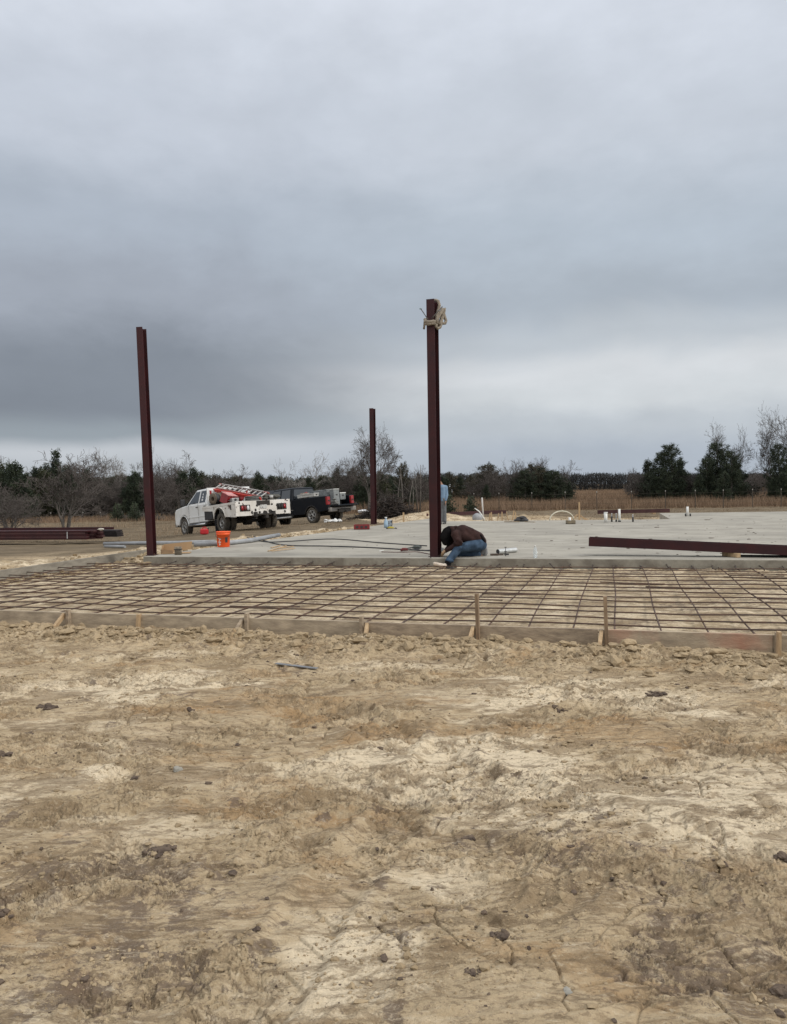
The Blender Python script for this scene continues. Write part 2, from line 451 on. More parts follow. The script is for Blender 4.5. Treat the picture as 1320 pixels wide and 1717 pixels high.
    for px, py, th, gh, gr in ((378, 890.5, 41, -.080, .022), (527, 877.5, 50, -.084, .018)):
        q = P(px, py, -.24); a = math.radians(th); hx, hy = -math.sin(a), math.cos(a); rx_, ry_ = math.cos(a), math.sin(a)
        dx, dy = x - q.x, y - q.y; u_ = dx * hx + dy * hy; v_ = dx * rx_ + dy * ry_
        pl = -.235 + gh * np.clip(u_, -1, 6) + gr * v_
        w_ = sst(4.2, 2.6, np.abs(u_ - 2) * .75) * sst(3.0, 1.6, np.abs(v_ - 1.0))
        w_ = w_ * (~inslab)
        zz = zz * (1 - w_) + (pl + (.018 * fbm(x * 2.2, y * 2.2, 3, 77) if fine else 0)) * w_
    return zz
def Hz(x, y): return float(H(np.array([x]), np.array([y]), True)[0])

def field_edge(x):                       # where mown ground gives way to tall grass
    return 57 + 0.05 * x + np.where(x < -8, 3.5, 0.0)

def build_ground():
    rows = [-40, -25, -15, -8, -4, -2, -1, -0.3, 0.2, 0.6, 0.9, 1.1, 1.25, 1.35]
    y = 1.4
    while y < 9.2: rows.append(y); y *= 1.0018
    while y < 17: rows.append(y); y *= 1.0035
    while y < 60: rows.append(y); y *= 1.007
    while y < 5000: rows.append(y); y *= 1.06
    u = list(np.arange(-0.64, 0.6401, 0.0014)); g = 0.0014; c = 0.64; side_ = []
    while c < 22: g *= 1.16; c += g; side_.append(c)
    u = [-a for a in reversed(side_)] + u + side_
    Yr = np.array(rows); U = np.array(u)
    Wd = np.maximum(Yr, 1.4)
    X = U[None, :] * Wd[:, None]; Y = np.repeat(Yr[:, None], len(U), 1)
    Z = H(X, Y)
    ny, nx = X.shape
    co = np.stack([X, Y, Z], -1).reshape(-1, 3).astype(np.float32)
    idx = np.arange(ny * nx).reshape(ny, nx)
    q = np.stack([idx[:-1, :-1], idx[:-1, 1:], idx[1:, 1:], idx[1:, :-1]], -1).reshape(-1, 4)
    me = bpy.data.meshes.new('ground')
    me.vertices.add(len(co)); me.vertices.foreach_set('co', co.ravel())
    me.loops.add(q.size); me.loops.foreach_set('vertex_index', q.ravel().astype(np.int32))
    me.polygons.add(len(q)); me.polygons.foreach_set('loop_start', np.arange(0, q.size, 4, dtype=np.int32))
    me.polygons.foreach_set('loop_total', np.full(len(q), 4, dtype=np.int32))
    me.polygons.foreach_set('use_smooth', np.ones(len(q), dtype=bool))
    me.update(calc_edges=True)
    # soil kinds: R dark organic clay, G pale dry sand, B ochre clay, A mown grass
    x = X; yv = Y
    s, lft = masks(x, yv)
    sl = side(SL0, SL1, x, yv); sleft = side(SL0, SLB, x, yv)
    wx = x + 0.3 * fbm(x * 1.1, yv * 1.1, 3, 41); wy = yv + 0.3 * fbm(x * 1.1 + 9, yv * 1.1, 3, 42)
    def blob(px, py, rx, ry, ang=0.0):
        p = P(px, py, 0); return spot(wx, wy, p, rx, ry, ang)
    dark = 0.85 * blob(60, 1480, .75, .35) + 0.7 * blob(300, 1470, .35, .25) + 0.75 * blob(270, 1590, .35, .25) + 0.8 * blob(930, 1420, .55, .32, -.5) \
        + 0.85 * blob(1180, 1610, .45, .22, -.4) + 0.6 * blob(1300, 1560, .3, .3) + 0.55 * blob(720, 1330, .3, .6) + 0.45 * blob(660, 1560, .2, .5) \
        + 0.5 * blob(100, 1640, .4, .25) + 0.4 * blob(200, 1340, .5, .15) + 0.5 * blob(1020, 1500, .3, .3, -.5) + 0.3 * blob(820, 1320, .3, .2)
    dark = dark * (0.55 + 0.9 * fbm(wx * 3.5, wy * 4.5, 4, 43) + 0.3)
    dark = dark + 0.75 * sst(0.28, 0.46, fbm(wx * 1.7 + 70, wy * 3.2, 5, 44, 0.6)) * (s < 0)
    sand = 0.85 * blob(960, 1165, 1.1, .45, -.1) + 0.7 * blob(150, 1150, 1.2, .45, .1) + 0.8 * blob(1080, 1340, .8, .45, -.5) + 0.6 * blob(560, 1280, .8, .25, .3) \
        + 0.7 * blob(820, 1260, .7, .3, .2) + 0.5 * blob(540, 1600, .5, .45) + 0.55 * blob(1290, 1300, .5, .8) + 0.5 * blob(60, 1310, .8, .25) + 0.4 * blob(1200, 1440, .6, .3)
    sand = sand + 0.5 * sst(0.05, 0.35, fbm(wx * 0.8 + 20, wy * 1.8, 4, 45)) * (s < 0)
    och = 0.8 * blob(375, 1070, .35, .18) + 0.55 * blob(450, 1180, 1.6, .35, .05) + 0.5 * blob(700, 1230, 1.2, .3, -.05) + 0.45 * blob(1100, 1230, 1.2, .3, -.05) \
        + 0.5 * blob(690, 1290, .3, .4) + 0.6 * blob(160, 1605, .1, .07) + 0.4 * blob(450, 1340, .6, .2)
    och = och + 0.55 * sst(0.1, 0.4, fbm(wx * 1.5 - 30, wy * 3.0, 4, 46)) * (s < 0)
    # bay: pale pad with darker damp stains
    inbay = (s > 0) & (sl < 0) & (lft < 0)
    dark = np.where(inbay, 0.95 * sst(-0.02, 0.35, fbm(wx * 0.9, wy * 2.6, 4, 47)), dark)
    sand = np.where(inbay, 0.5 + .5 * fbm(wx * 1.2, wy * 2, 3, 88), sand); och = np.where(inbay, 0.35 * sst(-0.1, 0.4, fbm(wx, wy, 3, 48)), och)
    # outside left bank: pale spoil then darker trodden ground, then mown grass
    d_l = np.where(yv < SL0[1], lft, sleft)
    outl = (s > 0) & ~inbay
    wob = 0.9 * fbm(x * 0.5, yv * 0.4, 4, 49)
    pale = (1 - sst(2.6, 4.4, d_l + wob * 1.3)) * (1 - sst(40, 46, yv + wob * 4))
    pale = np.maximum(pale, spot(x, yv, (MOUND.x, MOUND.y + 3.5), 3.2, 2.4) > 0.25)
    back = (1 - sst(36, 42, yv + wob * 4)) * (sleft < 0)
    pale = np.maximum(pale, back * (0.35 + 0.5 * sst(-.1, .3, fbm(x * .4, yv * .8, 4, 50))))
    sand = np.where(outl, pale * (0.55 + 0.7 * fbm(wx * 1.5, wy * 1.5, 4, 51)), sand)
    dark = np.where(outl, 0.25 * (1 - pale) + 0.25 * sst(0.1, 0.4, fbm(x * 1.1, yv * 1.6, 4, 52)), dark)
    och = np.where(outl, 0.55 * pale * sst(-0.1, 0.4, fbm(x * .7, yv * .7, 3, 53)), och)
    grass = np.where(outl, (1 - pale) * sst(15, 24, yv + wob * 3), 0.0)
    grass = np.where(yv > 44, 1 - 0.0 * grass, grass)
    tall = sst(-1, 2, yv - field_edge(x))
    colr = np.clip(np.stack([dark, sand, och, np.clip(grass, 0, 1)], -1), 0, 1).reshape(-1, 4).astype(np.float32)
    a = me.attributes.new('soil', 'FLOAT_COLOR', 'POINT'); a.data.foreach_set('color', colr.ravel())
    b = me.attributes.new('tall', 'FLOAT', 'POINT'); b.data.foreach_set('value', tall.reshape(-1).astype(np.float32))
    g2 = me.attributes.new('gr', 'FLOAT', 'POINT'); g2.data.foreach_set('value', colr[:, 3].copy())
    o = bpy.data.objects.new('ground', me); COL.objects.link(o); tag(o, kind='structure')
    m = bpy.data.materials.new('site_soil'); m.use_nodes = True; T = m.node_tree; bs = T.nodes['Principled BSDF']
    bs.inputs['Roughness'].default_value = 0.95; bs.inputs['Specular IOR Level'].default_value = 0.15
    def N(t, **k):
        n = T.nodes.new(t)
        for p, v in k.items(): setattr(n, p, v)
        return n
    L = T.links.new
    co_ = N('ShaderNodeTexCoord').outputs['Object']
    def noise(scale, detail=6, rough=0.6, dist=0.0, mp=None, typ=None):
        v = co_
        if mp:
            q = N('ShaderNodeMapping'); q.inputs['Scale'].default_value = mp; q.inputs['Rotation'].default_value = (0, 0, 0.25); L(co_, q.inputs[0]); v = q.outputs[0]
        n = N('ShaderNodeTexNoise'); n.inputs['Scale'].default_value = scale; n.inputs['Detail'].default_value = detail
        n.inputs['Roughness'].default_value = rough; n.inputs['Distortion'].default_value = dist
        if typ: n.noise_type = typ
        L(v, n.inputs['Vector']); return n.outputs[0]
    def mp(v, a, b, c=0.0, d=1.0):
        n = N('ShaderNodeMapRange'); L(v, n.inputs[0])
        for i, x_ in enumerate((a, b, c, d)): n.inputs[i + 1].default_value = x_
        return n.outputs[0]
    def mth(op, a, b):
        n = N('ShaderNodeMath', operation=op)
        for i, v in enumerate((a, b)):
            if isinstance(v, (int, float)): n.inputs[i].default_value = v
            else: L(v, n.inputs[i])
        return n.outputs[0]
    def mix(f, a, b, bt='MIX'):
        n = N('ShaderNodeMix', data_type='RGBA', blend_type=bt)
        if isinstance(f, (int, float)): n.inputs['Factor'].default_value = f
        else: L(f, n.inputs['Factor'])
        for k, v in (('A', a), ('B', b)):
            if isinstance(v, tuple): n.inputs[k].default_value = (*v[:3], 1)
            else: L(v, n.inputs[k])
        return n.outputs['Result']
    at_ = N('ShaderNodeAttribute', attribute_name='soil'); sp = N('ShaderNodeSeparateColor'); L(at_.outputs['Color'], sp.inputs[0])
    aDark, aSand, aOch = sp.outputs[0], sp.outputs[1], sp.outputs[2]
    gAttr = N('ShaderNodeAttribute', attribute_name='gr').outputs['Fac']
    tAttr = N('ShaderNodeAttribute', attribute_name='tall').outputs['Fac']
    brk = noise(9, 8, 0.65, 0.4); brk2 = noise(34, 6, 0.7); big = noise(1.6, 5, 0.6, 0.5); med = noise(5, 6, 0.65, 0.3, (1, 2.2, 1))
    base = mix(mp(big, 0.35, 0.65), SOIL['base'], SOIL['base2'])
    def edge(a, w=0.24, amt=1.1):      # break the painted-in zones up with noise
        return mp(mth('ADD', a, mth('MULTIPLY', mth('SUBTRACT', brk, 0.5), amt)), 0.5 - w, 0.5 + w)
    c = mix(edge(aOch), base, SOIL['ochre'])
    c = mix(edge(aSand), c, SOIL['sand'])
    c = mix(mth('MULTIPLY', edge(mth('ADD', mth('MULTIPLY', aDark, .62), mth('MULTIPLY', mth('SUBTRACT', noise(22, 8, .7, .4, (1, 1.9, 1)), .5), 1.6)), 0.13, 2.4), 0.8), c, SOIL['dark'])
    c = mix(mp(med, 0.56, 0.64, 0, 0.6), c, SOIL['brown'])
    c = mix(mp(brk2, 0.56, 0.70, 0, 0.5), c, SOIL['brown'])
    c = mix(mp(noise(1.9, 9, 0.68, 0.8, (1, 1.7, 1)), 0.51, 0.56, 0, 0.62), c, SOIL['umber'])
    # hairline cracks and smeared scraper streaks
    crk = noise(7, 5, 0.6, 1.2, (1, 1.8, 1)); ridge = mth('ABSOLUTE', mth('SUBTRACT', crk, 0.5), 0.0)
    thin_ = mp(ridge, 0.0, 0.012, 1, 0); cmask = mp(noise(1.3, 3, 0.5), 0.48, 0.6)
    c = mix(mth('MULTIPLY', mth('MULTIPLY', thin_, cmask), 0.85), c, SOIL['dark'])
    stk = noise(2.2, 7, 0.7, 0.6, (1, 7, 1))
    c = mix(mp(stk, 0.54, 0.61, 0, 0.6), c, SOIL['brown'])
    c = mix(mp(stk, 0.44, 0.34, 0, 0.40), c, SOIL['sand'])
    flk = noise(16, 7, 0.72, 0.5, (1, 2.4, 1))
    c = mix(mp(flk, 0.54, 0.60, 0, 0.6), c, SOIL['brown'])
    c = mix(mp(flk, 0.43, 0.35, 0, 0.45), c, SOIL['pale'])
    spk = noise(120, 3, 0.6)
    c = mix(mp(spk, 0.62, 0.72, 0, 0.35), c, SOIL['pale'])
    c = mix(mp(noise(70, 3, 0.6, 0, (1, 1, 1)), 0.66, 0.71, 0, 0.6), c, SOIL['dark'])
    g_fine = noise(3.2, 9, 0.75, 0, (1, 2.5, 1)); g_big = noise(0.35, 6, 0.65, 0.3, (1, 3, 1))
    mown = mix(mp(g_fine, 0.38, 0.62), SOIL['mown'], SOIL['mown2'])
    mown = mix(mp(g_big, 0.45, 0.62, 0, 0.75), mown, SOIL['mown3'])
    c = mix(mp(mth('ADD', gAttr, mth('MULTIPLY', mth('SUBTRACT', brk, 0.5), 0.7)), 0.3, 0.75), c, mown)
    c = mix(tAttr, c, mix(mp(g_big, 0.35, 0.65), SOIL['tall'], SOIL['tall2']))
    L(c, bs.inputs['Base Color'])
    hgt = mth('ADD', mth('MULTIPLY', noise(26, 8, 0.68, 0.3, (1, 1.5, 1)), 1.0), mth('MULTIPLY', noise(110, 4, 0.6), 0.35))
    bp = N('ShaderNodeBump'); bp.inputs['Strength'].default_value = 0.9; bp.inputs['Distance'].default_value = 0.015
    L(hgt, bp.inputs['Height']); L(bp.outputs[0], bs.inputs['Normal'])
    me.materials.append(m)
    return o
SOIL = dict(umber=(0.195, 0.138, 0.080), base=(0.43, 0.335, 0.215), base2=(0.34, 0.262, 0.163), ochre=(0.32, 0.215, 0.115), sand=(0.60, 0.50, 0.355), dark=(0.12, 0.088, 0.068),
            brown=(0.150, 0.107, 0.066), pale=(0.55, 0.47, 0.345), mown=(0.15, 0.115, 0.072), mown2=(0.09, 0.068, 0.045), mown3=(0.20, 0.155, 0.10),
            tall=(0.20, 0.14, 0.075), tall2=(0.15, 0.10, 0.058))
build_ground()
SOILM = M('loose_clods', (0.37, 0.285, 0.18), (0.22, 0.165, 0.10), 3.5, rough=0.95, bump=0.5, bscale=60, spec=0.15)
SOILD = M('dark_clods', (0.15, 0.112, 0.082), (0.065, 0.048, 0.038), 14, rough=0.95, bump=0.5, bscale=60, spec=0.2)
STONE = M('grey_stone', (0.30, 0.28, 0.24), (0.20, 0.19, 0.16), 12, rough=0.9, bump=0.4)

# loose crumbs and clods (nobody could count them)
rng = random.Random(5)
nr = np.random.RandomState(5)
def scatter(name, mat, n, fn, label, cat, sizes, sub=1):
    mb = MB(); pts = fn(n)
    zz = H(pts[:, 0], pts[:, 1])
    sz = sizes(len(pts))
    for (x, y), z, s_ in zip(pts, zz, sz):
        s_ = float(s_)
        mb.rock((x, y, z + s_ * 0.15), s_, rng, 2 if s_ > 0.03 else sub, rng.uniform(0.4, 0.75))
    o = mb.build(name, mat, recalc=False)
    tag(o, label, cat, kind='stuff'); return o
def berm_pts(n):
    t_ = nr.rand(n); d = -0.20 - np.abs(nr.normal(0, 0.42, n)).clip(0, 1.3)
    ax, ay = FB0.x, FB0.y; bx, by = FB1.x, FB1.y; L_ = math.hypot(bx - ax, by - ay); nx_, ny_ = -(by - ay) / L_, (bx - ax) / L_
    t_ = t_ * 1.3 - 0.15
    x = ax + (bx - ax) * t_ + nx_ * d; y = ay + (by - ay) * t_ + ny_ * d
    p = np.stack([x, y], 1)
    keep = fbm(x * 1.2 + 5, y * 1.2, 3, 61) > -0.18
    return p[keep]
scatter('loose_clods', SOILM, 7500, berm_pts, 'tan loose soil clods heaped along the front form board', 'soil clods',
        lambda n: np.clip(0.008 * (1 - nr.rand(n)) ** -0.5, 0.006, 0.06))
def fore_pts(n):
    y = 1.9 + 6.5 * nr.rand(n) ** 0.9; x = (nr.rand(n) - 0.5) * 1.3 * y
    s_, _ = masks(x, y)
    k = (fbm(x * 0.9 + 3 + 0.25 * fbm(x * 1.3, y * 1.3, 3, 31), y * 1.4, 4, 3) > -0.02) & (s_ < -0.3)
    k |= (nr.rand(n) < 0.12) & (s_ < -0.3)
    return np.stack([x, y], 1)[k]
scatter('soil_crumbs', SOILM, 30000, fore_pts, 'small dry crumbs of soil strewn over the foreground dirt', 'soil crumbs',
        lambda n: np.clip(0.0030 * (1 - nr.rand(n)) ** -0.42, 0.003, 0.018))
scatter('dark_crumbs', SOILD, 2200, fore_pts, 'dark brown crumbs of clay strewn over the foreground dirt', 'soil crumbs',
        lambda n: np.clip(0.0035 * (1 - nr.rand(n)) ** -0.45, 0.0035, 0.018))
def bank_pts(n):
    t_ = nr.rand(n); d = 0.25 + np.abs(nr.normal(0.6, 0.8, n))
    ax, ay = SL0.x, SL0.y; bx, by = SLB.x, SLB.y; L_ = math.hypot(bx - ax, by - ay); nx_, ny_ = -(by - ay) / L_, (bx - ax) / L_
    t_ = t_ * 1.25 - 0.3
    return np.stack([ax + (bx - ax) * t_ + nx_ * d, ay + (by - ay) * t_ + ny_ * d], 1)
scatter('spoil_clods', SOILM, 4200, bank_pts, 'tan clods of spoil heaped along the left edge of the slab', 'soil clods',
        lambda n: np.clip(0.014 * (1 - nr.rand(n)) ** -0.5, 0.010, 0.075))
# clods and stones one can point at
def clod(px, py, s_, mat, name, label, cat, n=1, sq=0.6, grp=None):
    p = P(px, py, 0); mb = MB()
    m_ = 1 if 'stone' in name else n * 4 + 3
    for k in range(m_):
        a = rng.uniform(0, 6.28); q = (0 if k == 0 else s_ * rng.uniform(0.2, .85 + .1 * n))
        x, y = p.x + math.cos(a) * q * 1.25, p.y + math.sin(a) * q * 0.8
        r_ = s_ * (1 if m_ == 1 else (.62 if k == 0 else rng.uniform(0.12, 0.5)))
        mb.rock((x, y, Hz(x, y) + r_ * 0.12), r_, rng, 2 if k else 3, sq * rng.uniform(.6, 1.2))
    o = mb.build(name, mat); rebase(o, (p.x, p.y, Hz(p.x, p.y))); tag(o, label, cat, grp); return o
for a in [(272, 1427, .040, SOILD, 'clay_lump', 'large dark brown crumbling clay lump in the left foreground dirt', 'clay lump', 6),
          (317, 1192, .030, SOILD, 'clay_lump', 'dark clay lump on pale sand below the grey metal strip', 'clay lump', 2),
          (8, 1268, .045, SOILD, 'clay_lump', 'flat dark clay lump at the left edge of the picture', 'clay lump', 3),
          (48, 1226, .028, SOILD, 'clay_lump', 'dark clay lump just above the lump at the left edge', 'clay lump', 2),
          (226, 1302, .028, SOILD, 'clay_lump', 'flat dark clay flake left of the grey crumbled stone', 'clay lump', 2),
          (299, 1292, .028, STONE, 'crumbled_stone', 'pale grey crumbled stone flakes in the left foreground', 'stone', 7),
          (925, 1352, .045, SOILM, 'soil_block', 'tan angular block of cracked soil at right centre foreground', 'soil block', 2),
          (880, 1345, .035, SOILM, 'soil_block', 'smaller tan cracked soil block left of the angular block', 'soil block', 3),
          (785, 1403, .030, SOILD, 'clay_lump', 'thin dark clay flake in the centre foreground', 'clay lump', 2),
          (845, 1573, .028, SOILD, 'clay_lump', 'dark clay lump on the tan dirt right of bottom centre', 'clay lump', 4),
          (793, 1637, .018, SOILD, 'clay_lump', 'small round dark clay lump near the bottom centre', 'clay lump', 3),
          (952, 1668, .017, STONE, 'white_stone', 'small pale white stone near the bottom edge', 'stone', 1),
          (1100, 1166, .045, SOILD, 'clay_lump', 'dark crumbly clay lump on the pale sand at upper right', 'clay lump', 5),
          (937, 1190, .038, SOILD, 'clay_lump', 'dark upturned clay flake at the edge of pale sand', 'clay lump', 3),
          (1310, 1655, .035, SOILD, 'clay_lump', 'dark clay lump at the bottom right corner', 'clay lump', 3),
          (1315, 1452, .035, SOILD, 'clay_lump', 'dark clay lump at the right edge of the picture', 'clay lump', 2),
          (80, 1187, .055, SOILD, 'clay_lump', 'broad dark crumbled clay patch on the upper left sand', 'clay lump', 6),
          (3, 1540, .030, SOILD, 'clay_lump', 'dark clay lump low at the left edge of the picture', 'clay lump', 2)]:
    clod(*a)
mb = MB(); a, b = P(463, 1113, 0), P(532, 1121, 0); a.z = Hz(a.x, a.y) + .02; b.z = Hz(b.x, b.y) + .015
mb.beam(a, b, 0.045, 0.006)
o = mb.build('metal_strip', M('dull_metal', (0.30, 0.31, 0.32), (0.18, 0.18, 0.18), 8, rough=0.5, metal=0.5)); rebase(o, (a + b) / 2)
tag(o, 'thin grey metal strip lying on the sand below the form board', 'metal strip')
# ------------------------------------------------------------------ concrete slab
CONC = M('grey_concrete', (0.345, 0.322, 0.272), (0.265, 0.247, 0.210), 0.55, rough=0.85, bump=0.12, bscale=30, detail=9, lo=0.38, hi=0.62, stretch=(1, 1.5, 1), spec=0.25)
def add_stains(m):
    T = m.node_tree; bs = T.nodes['Principled BSDF']; src = bs.inputs['Base Color'].links[0].from_socket
    co_ = T.nodes.new('ShaderNodeTexCoord').outputs['Object']
    for scale, lo, hi, colr, k, st in ((3.0, 0.60, 0.72, (0.17, 0.15, 0.12), 0.7, (1, 1.5, 1)), (0.5, 0.52, 0.7, (0.235, 0.22, 0.19), 0.8, (1, 2, 1)), (16, 0.66, 0.72, (0.17, 0.14, 0.11), 0.6, (1, 2, 1)), (1.1, 0.58, 0.66, (0.41, 0.385, 0.33), 0.6, (1, 2, 1))):
        q = T.nodes.new('ShaderNodeMapping'); q.inputs['Scale'].default_value = st; q.inputs['Location'].default_value = (scale, 0, 0); T.links.new(co_, q.inputs[0])
        n = T.nodes.new('ShaderNodeTexNoise'); n.inputs['Scale'].default_value = scale; n.inputs['Detail'].default_value = 7; T.links.new(q.outputs[0], n.inputs['Vector'])
        r = T.nodes.new('ShaderNodeMapRange'); r.inputs[1].default_value = lo; r.inputs[2].default_value = hi; r.inputs[4].default_value = k; T.links.new(n.outputs[0], r.inputs[0])
        x = T.nodes.new('ShaderNodeMix'); x.data_type = 'RGBA'; T.links.new(r.outputs[0], x.inputs['Factor']); T.links.new(src, x.inputs['A']); x.inputs['B'].default_value = (*colr, 1)
        src = x.outputs['Result']
    T.links.new(src, bs.inputs['Base Color'])
add_stains(CONC)
e1 = (FB1 - FB0).normalized()                              # along the form board
SR1 = P(1320, 939, SLAB_Z)
ef = (SL1 - SL0); ef.z = 0; ef.normalize()
S_FR = SL0 + ef * 26                                       # front edge runs out of frame
S_BR = P(1125, 870.5, SLAB_Z); S_BL = P(742, 874, SLAB_Z)
eb = (S_BR - S_BL).normalized()
S_BRR = S_BL + eb * 30
E1, E2 = P(1106, 860, SLAB_Z), P(1330, 857, SLAB_Z)
mb = MB()
mb.slab([SL0, S_FR, S_BRR, S_BR, S_BL, S_BL + Vector((-0.4, 3.2, 0)), SLB], -0.3, SLAB_Z)
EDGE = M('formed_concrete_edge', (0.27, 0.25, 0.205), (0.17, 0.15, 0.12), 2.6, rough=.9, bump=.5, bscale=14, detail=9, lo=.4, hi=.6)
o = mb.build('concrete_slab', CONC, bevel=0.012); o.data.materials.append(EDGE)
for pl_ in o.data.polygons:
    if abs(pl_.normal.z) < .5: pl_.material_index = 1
rebase(o, (SL0.x, SL0.y, 0)); tag(o, kind='structure')
mb = MB(); q = Vector((0, 0.012, 0))
mb.slab([S_BR + q, S_BRR + q, E2 + (E2 - E1) * 1.6 + Vector((0, 0, 0)), E1], -0.3, SLAB_Z - 0.012)
o = mb.build('concrete_apron', CONC, bevel=0.01); rebase(o, (S_BR.x, S_BR.y, 0)); tag(o, kind='structure')

# leaves and mud scattered over the slab
mb = MB()
def on_slab(px, py): return P(px, py, SLAB_Z + 0.002)
for k in range(300):
    px = rng.uniform(880, 1340); py = 936 - (936 - 864) * rng.random() ** 0.7
    if rng.random() > 0.35 + 0.5 * ((px - 880) / 440): continue
    p = on_slab(px, py); s_ = 0.010 + 0.045 * rng.random() ** 2.5 + (rng.random() < .05) * .07
    a = rng.uniform(0, 6.3)
    mb.rock((p.x, p.y, SLAB_Z + 0.004), s_, rng, 1, 0.18)
for k in range(70):
    px = rng.uniform(420, 900); py = rng.uniform(880, 932); p = on_slab(px, py)
    mb.rock((p.x, p.y, SLAB_Z + 0.003), rng.uniform(0.008, 0.025), rng, 1, 0.2)
o = mb.build('mud_and_leaves', M('dry_leaves_mud', (0.10, 0.075, 0.05), (0.055, 0.04, 0.03), 7, rough=0.95), recalc=False)
tag(o, 'dark flecks of mud and dead leaves scattered on the concrete slab', 'leaf litter', kind='stuff')

# ------------------------------------------------------------------ wooden formwork
form = empty('wooden_formwork', (FB0.x, FB0.y, 0), label='long weathered wooden form boards with stakes and braces round the rebar bay', cat='formwork')
FO = Vector((FB0.x, FB0.y, 0))
def fpt(px): 
    tt = 0
    a = P(px, 1000, 0) ; d = Vector((a.x, a.y, 0)); # vertical plane through eye and px meets the board line
    # intersect ray (0,0)->(a) with line FB0->FB1
    den = d.x * (FB1.y - FB0.y) - d.y * (FB1.x - FB0.x)
    k = (FB0.x * (FB1.y - FB0.y) - FB0.y * (FB1.x - FB0.x)) / den
    return Vector((d.x * k, d.y * k, 0))
PAINTB = M('board_with_orange_spray', (0.43, 0.35, 0.25), (0.26, 0.21, 0.15), 2, rough=0.85, bump=0.3, stretch=(1, 9, 9), bscale=12)
def add_spray(m):
    T = m.node_tree; bs = T.nodes['Principled BSDF']; src = bs.inputs['Base Color'].links[0].from_socket
    co_ = T.nodes.new('ShaderNodeTexCoord').outputs['Object']
    n = T.nodes.new('ShaderNodeTexNoise'); n.inputs['Scale'].default_value = 2.2; n.inputs['Detail'].default_value = 5; T.links.new(co_, n.inputs['Vector'])
    r = T.nodes.new('ShaderNodeMapRange'); r.inputs[1].default_value = 0.48; r.inputs[2].default_value = 0.72; r.inputs[4].default_value = 0.5; T.links.new(n.outputs[0], r.inputs[0])
    x = T.nodes.new('ShaderNodeMix'); x.data_type = 'RGBA'; T.links.new(r.outputs[0], x.inputs['Factor']); T.links.new(src, x.inputs['A']); x.inputs['B'].default_value = (0.42, 0.13, 0.07, 1)
    T.links.new(x.outputs['Result'], bs.inputs['Base Color'])
add_spray(PAINTB)
cuts = [-160, 232, 605, 1003, 1296, 1620]
for i in range(5):
    a, b = fpt(cuts[i]), fpt(cuts[i + 1]); d = (b - a).normalized()
    zt = 0.165
    mb = MB(); mb.beam(a + d * 0.003 + Vector((0, 0, 0.035 + rng.uniform(-.004, .004))), b - d * 0.003 + Vector((0, 0, 0.035 + rng.uniform(-.004, .004))), 0.038, 0.25)
    o = mb.build('form_board', [WOODD, WOODD, WOOD, PAINTB, WOODD][i], form, bevel=0.003); o.location = -FO
    if i == 3: tag(o, 'grey form board with faint orange spray paint')
nrm = Vector((FB1.y - FB0.y, -(FB1.x - FB0.x), 0)).normalized()     # points to the photographer
if nrm.y > 0: nrm = -nrm
WOODM = M('brown_stake_wood', (0.30, 0.21, 0.13), (0.17, 0.115, 0.07), 5, rough=0.85, bump=0.3, stretch=(6, 6, 1))
for px, top, lean, brace, m_ in ((118, 0.20, 0, -1, WOOD), (232, 0.17, .03, 0, WOODL), (416, 0.22, 0, -1, WOOD), (609, 0.23, -.01, 1, WOOD), (803, 0.50, -.015, -1, WOODM), (1018, 0.50, -.02, -1, WOODM), (1293, 0.245, .01, 0, WOODL), (1302, 0.19, 0, 2, WOOD)):
    a = fpt(px) + nrm * 0.041
    if px == 1293: a += nrm * 0.26
    bot = -0.18
    mb = MB(); mb.beam(a + Vector((0, 0, bot)), a + Vector((lean, 0, top)), 0.066, 0.036, up=e1)
    o = mb.build('stake', m_, form, bevel=0.003); o.location = -FO
    if brace in (-1, 1):
        mb = MB(); mb.beam(a + e1 * 0.055 * brace + Vector((0, 0, 0.14)), a + e1 * 0.09 * brace + nrm * 0.24 + Vector((0, 0, -0.06)), 0.05, 0.036, up=e1)
        o = mb.build('brace', WOODL if px in (609, 803, 1018, 118) else WOOD, form, bevel=0.003); o.location = -FO
lo_, hi_ = P(-150, 1000, 0), None
dl = (LB1 - LB0).normalized()
a = LB0 - dl * 7; b = LB1 + dl * 0.25
mb = MB(); mb.beam(Vector((a.x, a.y, 0.055)), Vector((b.x, b.y, 0.085)), 0.04, 0.24)
o = mb.build('form_board', M('pale_grey_board', (0.27, 0.245, 0.20), (0.18, 0.16, 0.13), 2, rough=0.85, bump=0.3, stretch=(2, 2, 6)), form, bevel=0.003); o.location = -FO

# ------------------------------------------------------------------ rebar mat
mat_o = empty('rebar_mat', (0, FB0.y + 2, 0), label='tied grid of brown steel rebar over the dirt bay before the slab', cat='rebar')
MO = Vector((0, FB0.y + 2, 0))
VPx = 1035
e2 = Vector(((VPx - 660) / FPX, 1, 0)).normalized()
